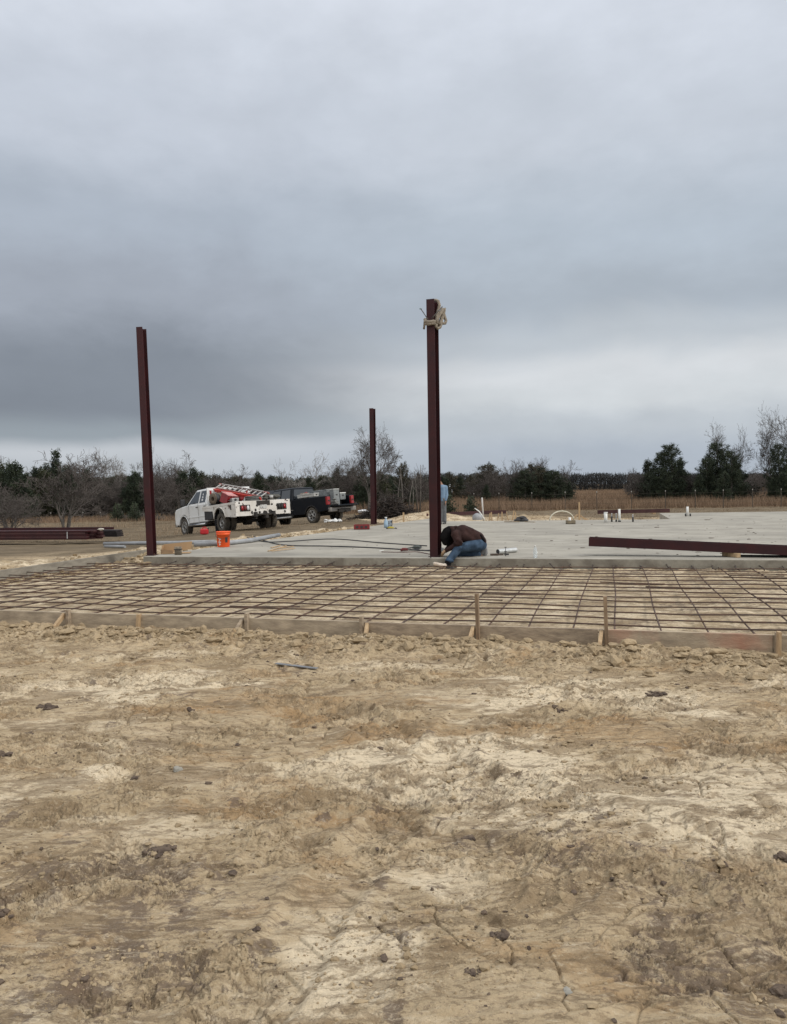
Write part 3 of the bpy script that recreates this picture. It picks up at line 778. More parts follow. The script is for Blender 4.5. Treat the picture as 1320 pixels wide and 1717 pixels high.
# keep bars inside the bay
def clip(a, d, t0, t1):
    out = []
    for (q0, q1, sgn, off) in ((LB0, LB1, -1, 0.03), (SL0, SL1, -1, -0.02), (FB0, FB1, 1, 0.03)):
        s0 = side(q0, q1, a.x + d.x * t0, a.y + d.y * t0) * sgn - off
        s1 = side(q0, q1, a.x + d.x * t1, a.y + d.y * t1) * sgn - off
        if s0 < 0 and s1 < 0: return None
        if s0 < 0: t0 = t0 + (t1 - t0) * (-s0) / (s1 - s0)
        elif s1 < 0: t1 = t1 - (t1 - t0) * (-s1) / (s0 - s1)
    return t0, t1
def bar(a, d, z, t0, t1, over=0.0, r=0.0098):
    c = clip(a, d, t0, t1)
    if c is None or c[1] - c[0] < 0.3: return
    t0, t1 = c; t1 += over
    n = max(3, int((t1 - t0) / 0.5)); pts = []
    ph = rng.uniform(0, 6)
    nn = Vector((-d.y, d.x, 0))
    for i in range(n + 1):
        tt = t0 + (t1 - t0) * i / n
        pts.append(a + d * tt + nn * (0.012 * math.sin(tt * 1.1 + ph)) + Vector((0, 0, z + 0.010 * math.sin(tt * 1.9 + ph) + rng.uniform(-.004, .004) - MO.z)))
    mb = MB(); mb.tube([p - MO for p in pts], r, 6)
    mb.build('bar', REBAR, mat_o)
b0 = fpt(1032)
for k in range(-26, 13):                                    # bars running away from the camera
    a = b0 + e1 * (k * 0.462 + rng.uniform(-.012, .012))
    dd = (e2 + Vector((rng.uniform(-.008, .008), 0, 0))).normalized()
    bar(a, dd, 0.062, -0.2, 14, 0.0)
SV = (SL1 - SL0); SV.z = 0; SV.normalize()
for k in range(1, 18):                                      # bars along the board
    f = min(1.0, k / 14)
    d = (e1 * (1 - f) + SV * f).normalized()
    a = b0 + e2 * (k * 0.462 - 0.22 + rng.uniform(-.015, .015))
    bar(a, d, 0.080, -16, 9)
# ties, lapped ends and dowels standing out of the slab edge
for k in range(16):
    a = b0 + e1 * rng.uniform(-7, 3.5) + e2 * rng.uniform(.5, 5.5); bar(a, e1, 0.098, 0, rng.uniform(.5, 1.3))
TIE = M('tie_wire_clump', (0.05, 0.035, 0.028), (0.03, 0.02, 0.018), 30, rough=0.9)
for px in range(262, 1330, 41):
    p0 = P(px + rng.uniform(-5, 5), 948 - 0.2 + (px - 262) * 0.006, 0.09); 
    s0 = side(SL0, SL1, p0.x, p0.y)
    nf = Vector((SV.y, -SV.x, 0))
    p0 = p0 - nf * (-s0) * 1.0 if False else p0
    pf = Vector((p0.x, p0.y, 0)) + Vector((-SV.y, SV.x, 0)) * (-s0)          # on the slab face line
    mb = MB(); h_ = rng.uniform(.075, .115)
    mb.tube([pf + Vector((-SV.y, SV.x, 0)) * 0.02 + Vector((0, 0, h_)) - MO, pf - Vector((-SV.y, SV.x, 0)) * 0.22 + Vector((rng.uniform(-.05, .05), 0, h_ - .02)) - MO, pf - Vector((-SV.y, SV.x, 0)) * rng.uniform(.3, .5) + Vector((rng.uniform(-.1, .1), 0, .06)) - MO], 0.010, 6)
    mb.build('dowel', TIE, mat_o)

# ------------------------------------------------------------------ steel: columns and beams
def isection(mb, a, b, w, d, up, tf=0.012, tw=0.008):
    """I beam from a to b; flanges of width w stand at +-d/2 along up"""
    a = Vector(a); b = Vector(b); ax = (b - a).normalized(); up = (up - ax * up.dot(ax)).normalized(); sd_ = ax.cross(up)
    for s_ in (-1, 1):
        mb.beam(a + up * s_ * (d / 2 - tf / 2), b + up * s_ * (d / 2 - tf / 2), w, tf, up=up)
    mb.beam(a, b, tw, d - 2 * tf - 0.001, up=up)
    return mb
def column(px, py, pxt, pyt, Yoff, w, d, ang, name, label, base=True):
    p = P(px, py, SLAB_Z); p.y += 0; dist = p.y
    q = at(pxt, pyt, dist)
    fd = Vector((math.sin(R(ang)), math.cos(R(ang)), 0))
    c = empty(name, (p.x, p.y, SLAB_Z), label=label, cat='steel column', group='red steel columns standing on the slab')
    top = Vector((q.x - p.x, 0, q.z - SLAB_Z))
    mb = isection(MB(), (0, 0, 0.012), top, w, d, fd, tf=0.014)
    mb.build('shaft', RED, c, bevel=0.0015)
    if base:
        mb = MB(); mb.box((0, 0, 0.006), (w + 0.05, d + 0.05, 0.012), Matrix.Rotation(-R(ang), 3, 'Z'))
        mb.build('base_plate', RED2, c)
        for sx in (-1, 1):
            for sy in (-1, 1):
                v = Matrix.Rotation(-R(ang), 3, 'Z') @ Vector((sx * (w / 2 + 0.008), sy * d * 0.25, 0))
                mb = MB(); mb.cyl((v.x, v.y, 0.012), (v.x, v.y, 0.045), 0.009, 6, smooth=False); mb.build('anchor_bolt', REBAR, c)
    return c, p, top
colA, pA, topA = column(731, 933, 725, 504, 0, 0.165, 0.30, 19, 'steel_column', 'tallest dark red steel column, with rope tied round its top, beside kneeling worker')
colB, pB, topB = column(255, 931, 237, 550, 0, 0.135, 0.26, 2, 'steel_column', 'dark red steel column at the left front corner of the slab, leaning slightly left')
colC, pC, topC = column(627, 879, 624.5, 685, 0, 0.165, 0.26, 17, 'steel_column', 'farthest and smallest dark red steel column, in front of bare tree')
# mud splashed round the foot of the corner column
mb = MB()
mb.rock((pB.x, pB.y - .17, .0), .20, rng, 3, .5)
for k in range(30): mb.rock((pB.x + rng.uniform(-.15, .15), pB.y - rng.uniform(.08, .26), rng.uniform(0.0, .09)), rng.uniform(.03, .055), rng, 2, .7)
o = mb.build('soil_heap', SOILM); rebase(o, (pB.x, pB.y, 0)); tag(o, 'small heap of clods at the foot of the left corner column', 'soil heap')

ROPE = M('tan_frayed_strap', (0.30, 0.26, 0.20), (0.18, 0.15, 0.12), 30, rough=0.95, bump=0.6, bscale=150)
# lifting strap round the top of the middle column
tp = pA + topA; k1 = 15.25 / FPX
def rp(px, py, dy=0.0): return at(px, py, pA.y + dy)
rope = empty('lifting_rope', rp(730, 545), label='tan lifting rope knotted round the top of the tallest column', cat='rope')
RO = rope.location.copy()
def rt(name, pts, r, mat=ROPE, n=8):
    mb = MB(); mb.tube([rp(*p) - RO for p in pts], r * (1.3 if r > .013 else 1), n); return mb.build(name, mat, rope)
f, bk = -0.19, 0.22
rt('loop', [(714, 537, -.10), (713, 539.5, f), (718, 540, f - .02), (727, 539, f - .02), (733, 540, -.05), (736, 542, .1), (731, 540, bk), (718, 537, bk), (713, 536, .05), (714, 537, -.10)], 0.028)
rt('loop', [(714, 541, -.10), (714, 543, f), (719, 543.5, f - .02), (727, 542, f - .02), (734, 545, -.05), (735, 546, .1), (728, 544, bk), (718, 541, bk), (713, 540, .05), (714, 541, -.10)], 0.024)
rt('bight', [(727, 504, .05), (731, 503.5, -.02), (735, 505, -.06), (737, 512, -.08), (735, 520, -.10), (733, 528, -.14), (732.5, 537, -.16), (733, 543, -.16)], 0.024)
rt('bight', [(732, 541, -.12), (734, 533, -.1), (738, 526, -.06), (743, 519, 0), (745, 517, .02), (744, 523, .02), (741, 534, 0), (739, 540, -.04), (736, 545, -.1)], 0.030)
rt('bight', [(743, 522, .05), (746, 532, .06), (748, 538, .04), (746.5, 542, .02), (742, 542.5, 0), (740, 539, .0)], 0.024)
rt('bight', [(733, 541, -.16), (731, 547, -.16), (734, 551, -.14), (738, 549, -.1), (740, 544, -.06), (738, 538, -.05)], 0.022)
rt('tail', [(713.5, 537, -.1), (712, 541, -.1), (711.5, 547, -.1), (711, 552, -.1)], 0.016)
STK = M('thin_iron_rod', (0.12, 0.11, 0.10), (0.05, 0.05, 0.05), 20, rough=0.6)
rt('rod', [(718, 536, f - .03), (712, 527, f - .03), (706, 518, f - .03)], 0.009, STK)
rt('rod', [(705.8, 518.2, f - .03), (705.2, 516.6, f - .03)], 0.018, M('pale_blue_tip', (0.35, 0.45, 0.48)))
rt('rod', [(724.5, 534, f - .03), (733, 524, f - .03), (742, 514, f - .03)], 0.012, STK)

# beams on the ground
b_l = P(988, 931, SLAB_Z); b_r = P(1320, 934.5, SLAB_Z)
dv = (b_r - b_l); 
o = None
A_ = Vector((b_l.x, b_l.y, SLAB_Z + 0.19 + 0.088)); B_ = Vector((b_r.x, b_r.y, SLAB_Z + 0.045 + 0.088)); 
Bx = A_ + (B_ - A_) * 1.27
t = (B_ - A_).normalized(); sdir = Vector((0, 0, 1)).cross(t).normalized()
bm_o = empty('steel_beam', (A_.x, A_.y, SLAB_Z), label='long dark red steel beam propped on a wood block on the slab', cat='steel beam', group='red steel beams lying about the site')
off = bm_o.location
mb = isection(MB(), A_ - off, Bx - off, 0.170, 0.30, sdir, tf=0.012); mb.build('beam_section', RED, bm_o, bevel=0.0015)
pb = P(1225, 935, SLAB_Z)
tt = ((pb - A_).dot(t)); pc = A_ + t * (tt + .02)
zb = pc.z - 0.088
mb = MB(); mb.box((0, -0.02, (zb - SLAB_Z) / 2), (0.09, 0.42, zb - SLAB_Z - 0.004), Matrix.Rotation(0.25, 3, 'Z'))
o = mb.build('wood_block', WOODL, loc=(pc.x, pc.y, SLAB_Z + 0.001), bevel=0.004); tag(o, 'pale wood block under the long red beam on the slab', 'wood block')
mb = MB(); a = P(1228, 934, SLAB_Z); b = P(1360, 935.5, SLAB_Z); mb.cyl(a + Vector((0, .1, .02)), b + Vector((0, .1, .02)), 0.018, 8)
o = mb.build('steel_rod', M('black_rod', (0.02, 0.02, 0.02)), ); rebase(o, a); tag(o, 'thin black rod on the slab below the long red beam', 'rod')
def groundbeam(p0, p1, z0, z1, w, d, label):
    a = P(*p0, z0); b = P(*p1, z1); a.z += w / 2; b.z += w / 2
    t_ = (b - a).normalized(); sd_ = Vector((0, 0, 1)).cross(t_).normalized()
    e = empty('steel_beam', a, label=label, cat='steel beam', group='red steel beams lying about the site')
    mb = isection(MB(), Vector((0, 0, 0)), b - a, w, d, sd_, tf=0.014); mb.build('beam_section', RED2, e)
    return e
groundbeam((1002, 861.5), (1123, 859), -0.08, -0.02, 0.20, 0.3, 'dusty red steel beam on the dirt beyond the white pipe stubs')
groundbeam((752, 864.5), (848, 861), -0.10, -0.05, 0.20, 0.3, 'dusty red steel beam on the dirt behind the white pole')
for q in ((1016, 861), (1096, 861)):
    p = P(*q, -0.12); mb = MB(); mb.box((0, .1, 0.03), (0.15, 0.5, 0.10)); o = mb.build('wood_block', WOODL, loc=(p.x, p.y, -.13)); tag(o, 'wood block under the ' + ('left' if q[0] < 1050 else 'right') + ' end of the farthest red beam', 'wood block')
# the stack of purlins on the left
def purlin_stack():
    zg = -0.38
    a = P(-60, 906, zg); b = P(145, 905, zg); c = P(198, 900.5, zg)
    st = empty('steel_stack', b, label='low stack of long dark red steel sections bundled on the dirt at left', cat='steel stack')
    bx = b - b
    L = a - b; d = L.normalized(); n_ = Vector((-d.y, d.x, 0)); n_ = n_ if n_.y > 0 else -n_
    hpx = (b.y) / FPX
    h = 15.5 * hpx
    k = 5; hh = h / k
    mb0 = None
    for i in range(k):
        for j in range(3):
            mb = MB(); st0 = Vector((0, 0, hh * (i + .5))) + n_ * (0.12 + j * 0.26) + d * rng.uniform(-.06, .06) - d * (j * 0.18)
            mb.beam(st0, st0 + L * 1.6, 0.24, hh - 0.012)
            mb.build('purlin', RED2 if (i + j) % 2 else RED, st)
    c = c - b; 
    BLK = M('black_end_channel', (0.02, 0.012, 0.014), (0.012, 0.01, 0.01), 6, rough=0.7)
    for i in range(4):
        mb = MB(); st0 = c + Vector((0, 0.3, hh * (i + .5) * 1.0)); mb.beam(st0 - (c.normalized()) * 0.02 * i, st0 + Vector((0, .5, 0)) + L * 1.2, 0.5, hh - .012); mb.build('purlin', BLK, st)
    mb = MB(); s0 = n_ * 0.75 + Vector((0, 0, h + 0.05)) - d * .8
    mb.beam(s0, s0 + L * 1.3, 0.12, 0.1); mb.build('purlin', RED, st)
    mb = MB(); w0 = d * 0.85 - n_ * 0.006; mb.box(w0 + Vector((0, 0, h * .5)), (.025, .01, h * .75)); mb.build('shipping_tag', M('white_tag', (0.6, 0.6, 0.6)), st)
    mb = MB(); w0 = -d * .5 + n_ * .3 + Vector((0, 0, h + .03)); mb.rock(w0, .10, rng, 2, .6); mb.build('rag', M('pale_rag', (0.5, 0.47, 0.4)), st)
purlin_stack()
# ------------------------------------------------------------------ small site things
WHITE = M('white_pvc', (0.72, 0.72, 0.69), (0.60, 0.60, 0.57), 8, rough=0.5)
BLACK = M('black_plastic', (0.018, 0.018, 0.020), (0.03, 0.03, 0.032), 8, rough=0.6)
GREYP = M('grey_conduit', (0.30, 0.31, 0.32), (0.22, 0.225, 0.23), 4, rough=0.5)
def zat(px, py, z=SLAB_Z): return P(px, py, z)
def pxm(p): return p.y / FPX             # metres per photo pixel there
# orange bucket
p = zat(375, 917); k = pxm(p); h = 26 * k
B = empty('bucket', (p.x, p.y, SLAB_Z + .001), label='bright orange plastic bucket on the slab edge beside the grey pipe', cat='bucket')
OR = M('orange_plastic', (0.85, 0.11, 0.015), (0.78, 0.09, 0.012), 5, rough=0.45)
prof = [(0.0, 0.0), (h * .375, 0.0), (h * .39, .01), (h * .43, h * .80), (h * .455, h * .80), (h * .457, h * .86), (h * .435, h * .865), (h * .44, h * .93), (h * .46, h * .93), (h * .465, h), (h * .435, h), (h * .43, h * .9), (h * .37, .02), (0, .02)]
MB().lathe(prof, n=28).build('shell', OR, B)
mb = MB(); mb.tube([(-h * .46, 0, h * .9), (-h * .45, -h * .2, h * .72), (-h * .2, -h * .47, h * .55), (h * .2, -h * .47, h * .55), (h * .45, -h * .2, h * .72), (h * .46, 0, h * .9)], .004, 5); mb.build('handle', BLACK, B)
mb = MB()
for a0, a1, z0, z1, c in ((-62, -40, .18, .62, 0),):
    pass
def curved_patch(a0, a1, z0, z1, off=1.012, n=6):
    m_ = MB(); vs = []
    for i in range(n + 1):
        a = R(a0 + (a1 - a0) * i / n)
        for z in (z0, z1):
            r_ = h * (.39 + .05 * z) * off; vs.append((r_ * math.cos(a), r_ * math.sin(a), z * h))
    m_.add(vs, [(2 * i, 2 * i + 2, 2 * i + 3, 2 * i + 1) for i in range(n)], True); return m_
curved_patch(-62, -38, .30, .64).build('logo', BLACK, B)
W2 = M('white_print', (0.8, 0.75, 0.7))
m_ = curved_patch(-118, -112, .12, .58); 
for a0, a1, z0, z1 in ((-128, -120, .30, .36), (-110, -98, .50, .56), (-110, -100, .30, .36), (-112, -104, .16, .22), (-126, -118, .54, .60)):
    q = curved_patch(a0, a1, z0, z1, n=2); m_.add(q.v, q.f)
m_.build('print', W2, B)
# carton and bundled shims
CARD = M('brown_cardboard', (0.42, 0.28, 0.155), (0.36, 0.235, 0.13), 3, rough=0.9)
p = zat(296, 928); k = pxm(p); 
c = empty('cardboard_box', (p.x, p.y, SLAB_Z + .001), (0, 0, R(8)), label='flattened open cardboard box lying on the slab near the left column', cat='box')
mb = MB(); mb.prism([(-24 * k, 0), (23 * k, 6 * k), (25 * k, 19 * k), (-22 * k, 15 * k)], 0.16, 0.166); mb.build('side_panel', CARD, c)
mb = MB(); mb.box((0, .02, .012), (46 * k, .30, .012)); mb.build('bottom_panel', CARD, c)
mb = MB(); mb.prism([(-24 * k, 0.012), (-4 * k, 0.012), (-5 * k, 6 * k), (-24 * k, 8 * k)], -.12, -.115); mb.build('flap', M('brown_cardboard_inner', (0.33, 0.215, 0.12)), c)
mb = MB(); mb.prism([(-24 * k, 0), (-23.5 * k, 0), (-22 * k, 14 * k), (-22.5 * k, 14 * k)], -.11, .16); mb.build('end_panel', CARD, c)
mb = MB(); mb.box((0, 0, 0), (.01, .3, 8 * k)); 
p = zat(299, 930.5); k = pxm(p)
c = empty('anchor_bundle', (p.x, p.y - .02, SLAB_Z + .001), label='small standing bundle of grey metal rods in front of the cardboard box', cat='bundle')
for i in range(6):
    for j in range(2):
        MB().cyl((-5 * k + i * 2 * k, j * .05, .003), (-5 * k + i * 2 * k + rng.uniform(-.006, .006), j * .05, 14 * k), .010, 8).build('rod', M('tan_metal', (0.30, 0.25, 0.18), (0.12, 0.10, 0.08), 40), c)
mb = MB(); mb.box((0, .02, 9.5 * k), (12.5 * k, .085, 1.2 * k)); mb.build('band', BLACK, c)
# dark scrap between box and pipe
p = zat(330, 916, .12)
# grey pipes
def pipe(name, pts, r, label, mat=GREYP, n=12):
    w = [P(px, py, z) + Vector((0, 0, r)) for px, py, z in pts]
    o = MB().tube(w, r, n).build(name, mat); rebase(o, w[0]); tag(o, label, 'pipe'); return o
pipe('grey_pipe', [(175, 915, -.02), (230, 914, .02), (300, 913.5, .1), (360, 912, SLAB_Z)], .055, 'thick grey pipe lying behind the left column, farthest left of the pipes')
pipe('grey_pipe', [(325, 917, SLAB_Z), (372, 915.5, SLAB_Z), (420, 910, SLAB_Z), (468, 900.5, SLAB_Z)], .06, 'thick grey pipe curving past the orange bucket along the slab edge')
pipe('grey_pipe', [(176, 918.5, -.03), (210, 919, -.01)], .04, 'short grey pipe end in the sand under the long grey pipe')
# scrap wood sticks on the slab
for i, (a, b) in enumerate((((450, 925), (480, 916)), ((456, 926), (494, 921)), ((462, 921), (492, 917)), ((455, 919.5), (470, 915)))):
    A, Bq = zat(*a), zat(*b); mb = MB(); mb.beam(A + Vector((0, 0, .015 + .012 * (i == 1))), Bq + Vector((0, 0, .015 + .012 * (i == 1))), .04, .018); o = mb.build('wood_stick', WOODL); rebase(o, A)
    tag(o, ('pale wooden stick on the slab right of the bucket, %s of the four' % ['rearmost ending highest', 'the nearest', 'the middle', 'the shortest'][i]), 'wood stick', 'pale sticks on the slab')
# hoses / welding leads
def hose(pts, r, label, mat=BLACK):
    w = []
    cp = [P(px, py, z) + Vector((0, 0, r)) for px, py, z in pts]
    for i in range(len(cp) - 1):
        p0 = cp[max(i - 1, 0)]; p1 = cp[i]; p2 = cp[i + 1]; p3 = cp[min(i + 2, len(cp) - 1)]
        for s_ in range(6):
            t_ = s_ / 6
            w.append(0.5 * ((2 * p1) + (p2 - p0) * t_ + (2 * p0 - 5 * p1 + 4 * p2 - p3) * t_ * t_ + (3 * p1 - p0 - 3 * p2 + p3) * t_ ** 3))
    w.append(cp[-1])
    o = MB().tube(w, r, 7).build('welding_lead', mat); rebase(o, w[0]); tag(o, label, 'cable'); return o
z0 = SLAB_Z + .001
hose([(415, 902, z0), (425, 905, z0), (450, 909.5, z0), (490, 908, z0), (560, 904.5, z0), (640, 911, z0), (716, 916, z0)], .013, 'black cable crossing the slab, upper one of the pair, from pipe to column')
hose([(425, 900, z0), (470, 914, z0), (550, 916.5, z0), (620, 919, z0), (680, 922.5, z0), (722, 924.5, z0)], .014, 'black cable crossing the slab, lower one, ending beside the red clamp')
hose([(682, 920.5, z0), (692, 918.5, z0), (706, 917, z0), (703, 921, z0), (694, 922, z0), (704, 924, z0), (728, 923, z0)], .012, 'black cable loop by the red clamp left of the column')
hose([(640, 926, z0), (675, 926.5, z0), (700, 926, z0), (722, 930, z0)], .008, 'thin dark red lead running under the red clamp', M('dark_red_lead', (0.10, 0.03, 0.03)))
hose([(722, 935, .21), (730, 943, .05), (742, 950, .03), (758, 953, .03), (768, 950, .03), (772, 942, .06), (769, 934, .21)], .009, 'thin black lead hanging over the slab edge beside the worker')
p = zat(677, 925); c = empty('ground_clamp', (p.x, p.y, SLAB_Z), (0, 0, .3), label='small dark red clamp on the slab left of the tall column', cat='clamp')
mb = MB(); mb.tube([(-.07, 0, .03), (-.02, 0, .05), (.05, 0, .05), (.10, 0, .035)], [.025, .035, .035, .02], 8); mb.build('body', M('dark_red_plastic', (0.12, 0.02, 0.02)), c)
mb = MB(); mb.tube([(.10, 0, .035), (.16, .02, .05), (.22, .02, .04)], .012, 6); mb.build('jaw', STK, c)
p = zat(698, 920.5); mb = MB(); mb.tube([(-.09, 0, .03), (-.03, 0, .045), (.06, 0, .045), (.1, 0, .03)], [.02, .038, .038, .02], 8); o = mb.build('electrode_holder', M('grey_plastic', (0.08, 0.09, 0.085)), loc=(p.x, p.y, SLAB_Z)); tag(o, 'small grey electrode holder beside the red clamp on the slab', 'tool')
p = zat(636, 925); mb = MB(); mb.beam((0, 0, .012), (.09, .12, .02), .02, .012); o = mb.build('paper_scrap', WHITE, loc=(p.x, p.y, SLAB_Z)); tag(o, 'thin white scrap on the slab left of the red clamp', 'scrap')
# beside the worker
z1 = SLAB_Z
p = zat(835, 929); q = zat(865, 926); c = empty('metal_pipe', (p.x, p.y, z1 + .05), label='short shiny pipe lying on the slab right of the worker', cat='pipe')
MB().tube([(0, 0, 0), q - p], .05, 16, cap=False).build('pipe_body', M('galvanised', (0.55, 0.56, 0.55), (0.42, 0.43, 0.42), 9, rough=0.35, metal=.4), c)
MB().tube([(-.004, 0, 0), (q - p) * .12], .043, 14).build('dark_mouth', BLACK, c)
p = zat(848, 932.5); c = empty('welding_clamp', (p.x, p.y, z1), label='dark upright welding clamp in front of the shiny pipe', cat='clamp')
MB().tube([(0, 0, 0), (.0, 0, .18)], .008, 6).build('spindle', STK, c); MB().box((0, 0, .09), (.05, .03, .02)).build('jaw', STK, c); MB().box((.02, 0, .035), (.09, .035, .03)).build('jaw', BLACK, c); MB().box((0, 0, .18), (.05, .012, .012)).build('handle', STK, c)
p = zat(829, 931.5); mb = MB(); mb.box((0, 0, .02), (.16, .06, .04)); mb.box((.13, .01, .018), (.12, .025, .025)); o = mb.build('wire_brush', M('brown_tool', (0.09, 0.065, 0.05)), loc=(p.x, p.y, z1), bevel=.006); tag(o, 'dark brown wire brush on the slab behind the worker', 'tool')
p = zat(898, 935); s_ = 20 * pxm(p)
c = empty('water_bottle', (p.x, p.y + .02, z1 + .001), label='clear plastic water bottle standing at the slab edge', cat='bottle')
GL = bpy.data.materials.new('clear_plastic'); GL.use_nodes = True; b_ = GL.node_tree.nodes['Principled BSDF']; b_.inputs['Transmission Weight'].default_value = .75; b_.inputs['Base Color'].default_value = (.85, .9, .92, 1); b_.inputs['Roughness'].default_value = .15; b_.inputs['IOR'].default_value = 1.2
MB().lathe([(0, 0), (s_ * .15, 0), (s_ * .16, .01), (s_ * .15, s_ * .35), (s_ * .16, s_ * .4), (s_ * .16, s_ * .62), (s_ * .13, s_ * .75), (s_ * .06, s_ * .9), (s_ * .06, s_ * .95)], n=18).build('bottle_body', GL, c)
MB().cyl((0, 0, s_ * .93), (0, 0, s_), s_ * .07, 14).build('cap', WHITE, c)
# red tray organiser, blue jug and yellow tool near the far column
p = zat(607, 887.5); k = pxm(p)
c = empty('tool_tray', (p.x, p.y, z1), label='low red tool tray with black inserts on the slab left of the far column', cat='tool tray')
RT = M('red_tray_plastic', (0.22, 0.018, 0.018), (0.15, 0.012, 0.012), 8, rough=.5)
w_, d_, h_ = 26 * k, .42, 8 * k
mb = MB(); mb.box((0, 0, .01), (w_, d_, .02))
for sy in (-1, 1): mb.box((0, sy * (d_ / 2 - .01), h_ / 2), (w_, .02, h_))
for sx in (-1, 1): mb.box((sx * (w_ / 2 - .01), 0, h_ / 2 + .002), (.02, d_ - .044, h_))
mb.build('tray', RT, c, bevel=.004)
MB().box((0, 0, h_ * .6), (w_ * .92, d_ * .85, h_ * .5)).build('insert', BLACK, c)
for sx in (-.28, .0, .28): MB().box((sx * w_, -d_ / 2 - .006, h_ * .55), (w_ * .16, .012, h_ * .4)).build('latch', BLACK, c)
BLU = M('blue_grey_jug', (0.30, 0.42, 0.52), (0.22, 0.30, 0.38), 8, rough=.4)
p = zat(647.5, 885); k = pxm(p); c = empty('blue_jug', (p.x, p.y, z1 + .001), label='narrow pale blue jug on the slab right of the far column', cat='jug')
MB().lathe([(0, 0), (3.4 * k, 0), (3.6 * k, 5 * k), (3.4 * k, 11 * k), (1.6 * k, 14 * k), (1.6 * k, 16.5 * k), (0, 16.6 * k)], n=16).build('jug_body', BLU, c)
MB().cyl((0, 0, 16.3 * k), (0, 0, 18 * k), 2.1 * k, 12).build('cap', WHITE, c)
p = zat(654, 884); c = empty('steel_cooler', (p.x, p.y, z1 + .001), label='small grey and black cooler between blue jug and yellow tool', cat='cooler')
MB().box((0, 0, 5.5 * k), (6.5 * k, 6 * k, 11 * k)).build('cooler_body', M('cooler_grey', (0.32, 0.36, 0.40), (0.12, 0.14, 0.15), 14, lo=.45, hi=.55), c, bevel=.02)
MB().box((0, 0, 11.8 * k), (6.9 * k, 6.4 * k, 1.4 * k)).build('lid', M('cooler_lid', (0.55, 0.58, 0.6)), c, bevel=.01)
MB().tube([(2.9 * k, -.05, 9 * k), (3.9 * k, -.1, 12.5 * k), (3.6 * k, -.1, 2 * k)], .012, 6).build('strap', BLACK, c)
p = zat(655, 886.5); c = empty('yellow_saw', (p.x, p.y - .25, z1), label='yellow and black power tool lying in front of the small cooler', cat='power tool')
YEL = M('yellow_plastic', (0.42, 0.34, 0.03), (0.30, 0.24, 0.03), 9, rough=.5)
MB().tube([(-5 * k, 0, 2 * k), (-1 * k, 0, 2.6 * k), (4 * k, 0, 2.2 * k), (6 * k, 0, 1.5 * k)], [1.2 * k, 1.9 * k, 1.6 * k, .8 * k], 10).build('tool_body', YEL, c)
MB().tube([(-7 * k, .02, 1.5 * k), (-4 * k, 0, 1.8 * k)], [1.0 * k, 1.5 * k], 10).build('guard', BLACK, c)
MB().tube([(6 * k, 0, 1.3 * k), (9 * k, .1, .8 * k), (10.5 * k, .4, .4 * k), (8 * k, .7, .3 * k)], .012, 6).build('power_cord', BLACK, c)
# white and black stubs standing in the slab
def stub(px, pyb, pyt, rpx, mat, name, label, cat, cap=None):
    p = zat(px, pyb); k = pxm(p); h_ = (pyb - pyt) * k
    c = empty(name, (p.x, p.y, z1), label=label, cat=cat, group='pipe stubs standing in the slab')
    MB().cyl((0, 0, 0), (rng.uniform(-.01, .01), 0, h_), rpx * k, 14).build('pipe', mat, c)
    if cap: MB().cyl((0, 0, h_), (0, 0, h_ + .03), rpx * k * 1.12, 14).build('cap', cap, c)
    return c, k, h_
stub(1016, 876, 860, 2.9, WHITE, 'pipe_stub', 'shortest and widest white pipe stub, leftmost of the group', 'pipe stub', WHITE)
c, k, h_ = stub(1039, 875, 853.5, 2.0, WHITE, 'pipe_stub', 'tall white pipe stub between thin black ones', 'pipe stub')
MB().cyl((0, 0, 0), (0, 0, .05), 2.5 * k, 14).build('boot', BLACK, c)
for px, b_, t_, lb in ((1026, 875, 862, 'thin stub with black sleeve right of the short wide white stub'), (1033.5, 875, 862, 'thin grey stub just left of the tall white stub'), (1061.5, 875, 864, 'thin stub with black sleeve standing alone right of the tall white one')):
    c, k, h_ = stub(px, b_, t_, .8, GREYP, 'pipe_stub', lb, 'pipe stub', WHITE)
    MB().cyl((0, 0, 0), (0, 0, h_ * (.72 if px != 1033.5 else .3)), 1.4 * k, 10).build('sleeve', BLACK, c)
c, k, h_ = stub(1153, 865, 849.5, 1.9, WHITE, 'pipe_stub', 'lone white pipe stub at far right of the slab', 'pipe stub')
for px, lb in ((1150, 'left'), (1157.5, 'right')):
    stub(px, 865.5, 861, 1.3, BLACK, 'pipe_stub', 'tiny black stub %s of the lone white pipe stub' % lb, 'pipe stub')
# arched flexible pipe and brown box
p0, p1 = zat(922, 872.5), zat(962, 871.5); mid = (p0 + p1) / 2; r_ = (p1 - p0).length / 2
pts = [mid - (p1 - p0) / 2 * math.cos(math.pi * i / 18) + Vector((0, 0, math.sin(math.pi * i / 18) * 15 * pxm(p0))) for i in range(19)]
o = MB().tube(pts, .026, 8).build('arched_pipe', M('cream_hose', (0.62, 0.58, 0.46))); rebase(o, mid); tag(o, 'cream flexible pipe bent in an arch over the back of the slab', 'pipe')
p = zat(957, 878.5); k = pxm(p); c = empty('wooden_box', (p.x, p.y, z1 + .001), label='small open brown box holding a white pipe end', cat='box')
BX = M('brown_box', (0.22, 0.18, 0.12)); w_ = 13.5 * k; h_ = 6 * k
mb = MB(); mb.box((0, 0, .01), (w_, w_, .02))
for s_ in (-1, 1): mb.box((0, s_ * (w_ / 2 - .01), h_ / 2), (w_, .02, h_)); mb.box((s_ * (w_ / 2 - .01), 0, h_ / 2 + .001), (.02, w_ - .05, h_))
mb.build('box_sides', BX, c)
MB().cyl((-.03, 0, .02), (-.03, 0, 11 * k), 2.1 * k, 12).build('pipe_end', WHITE, c)
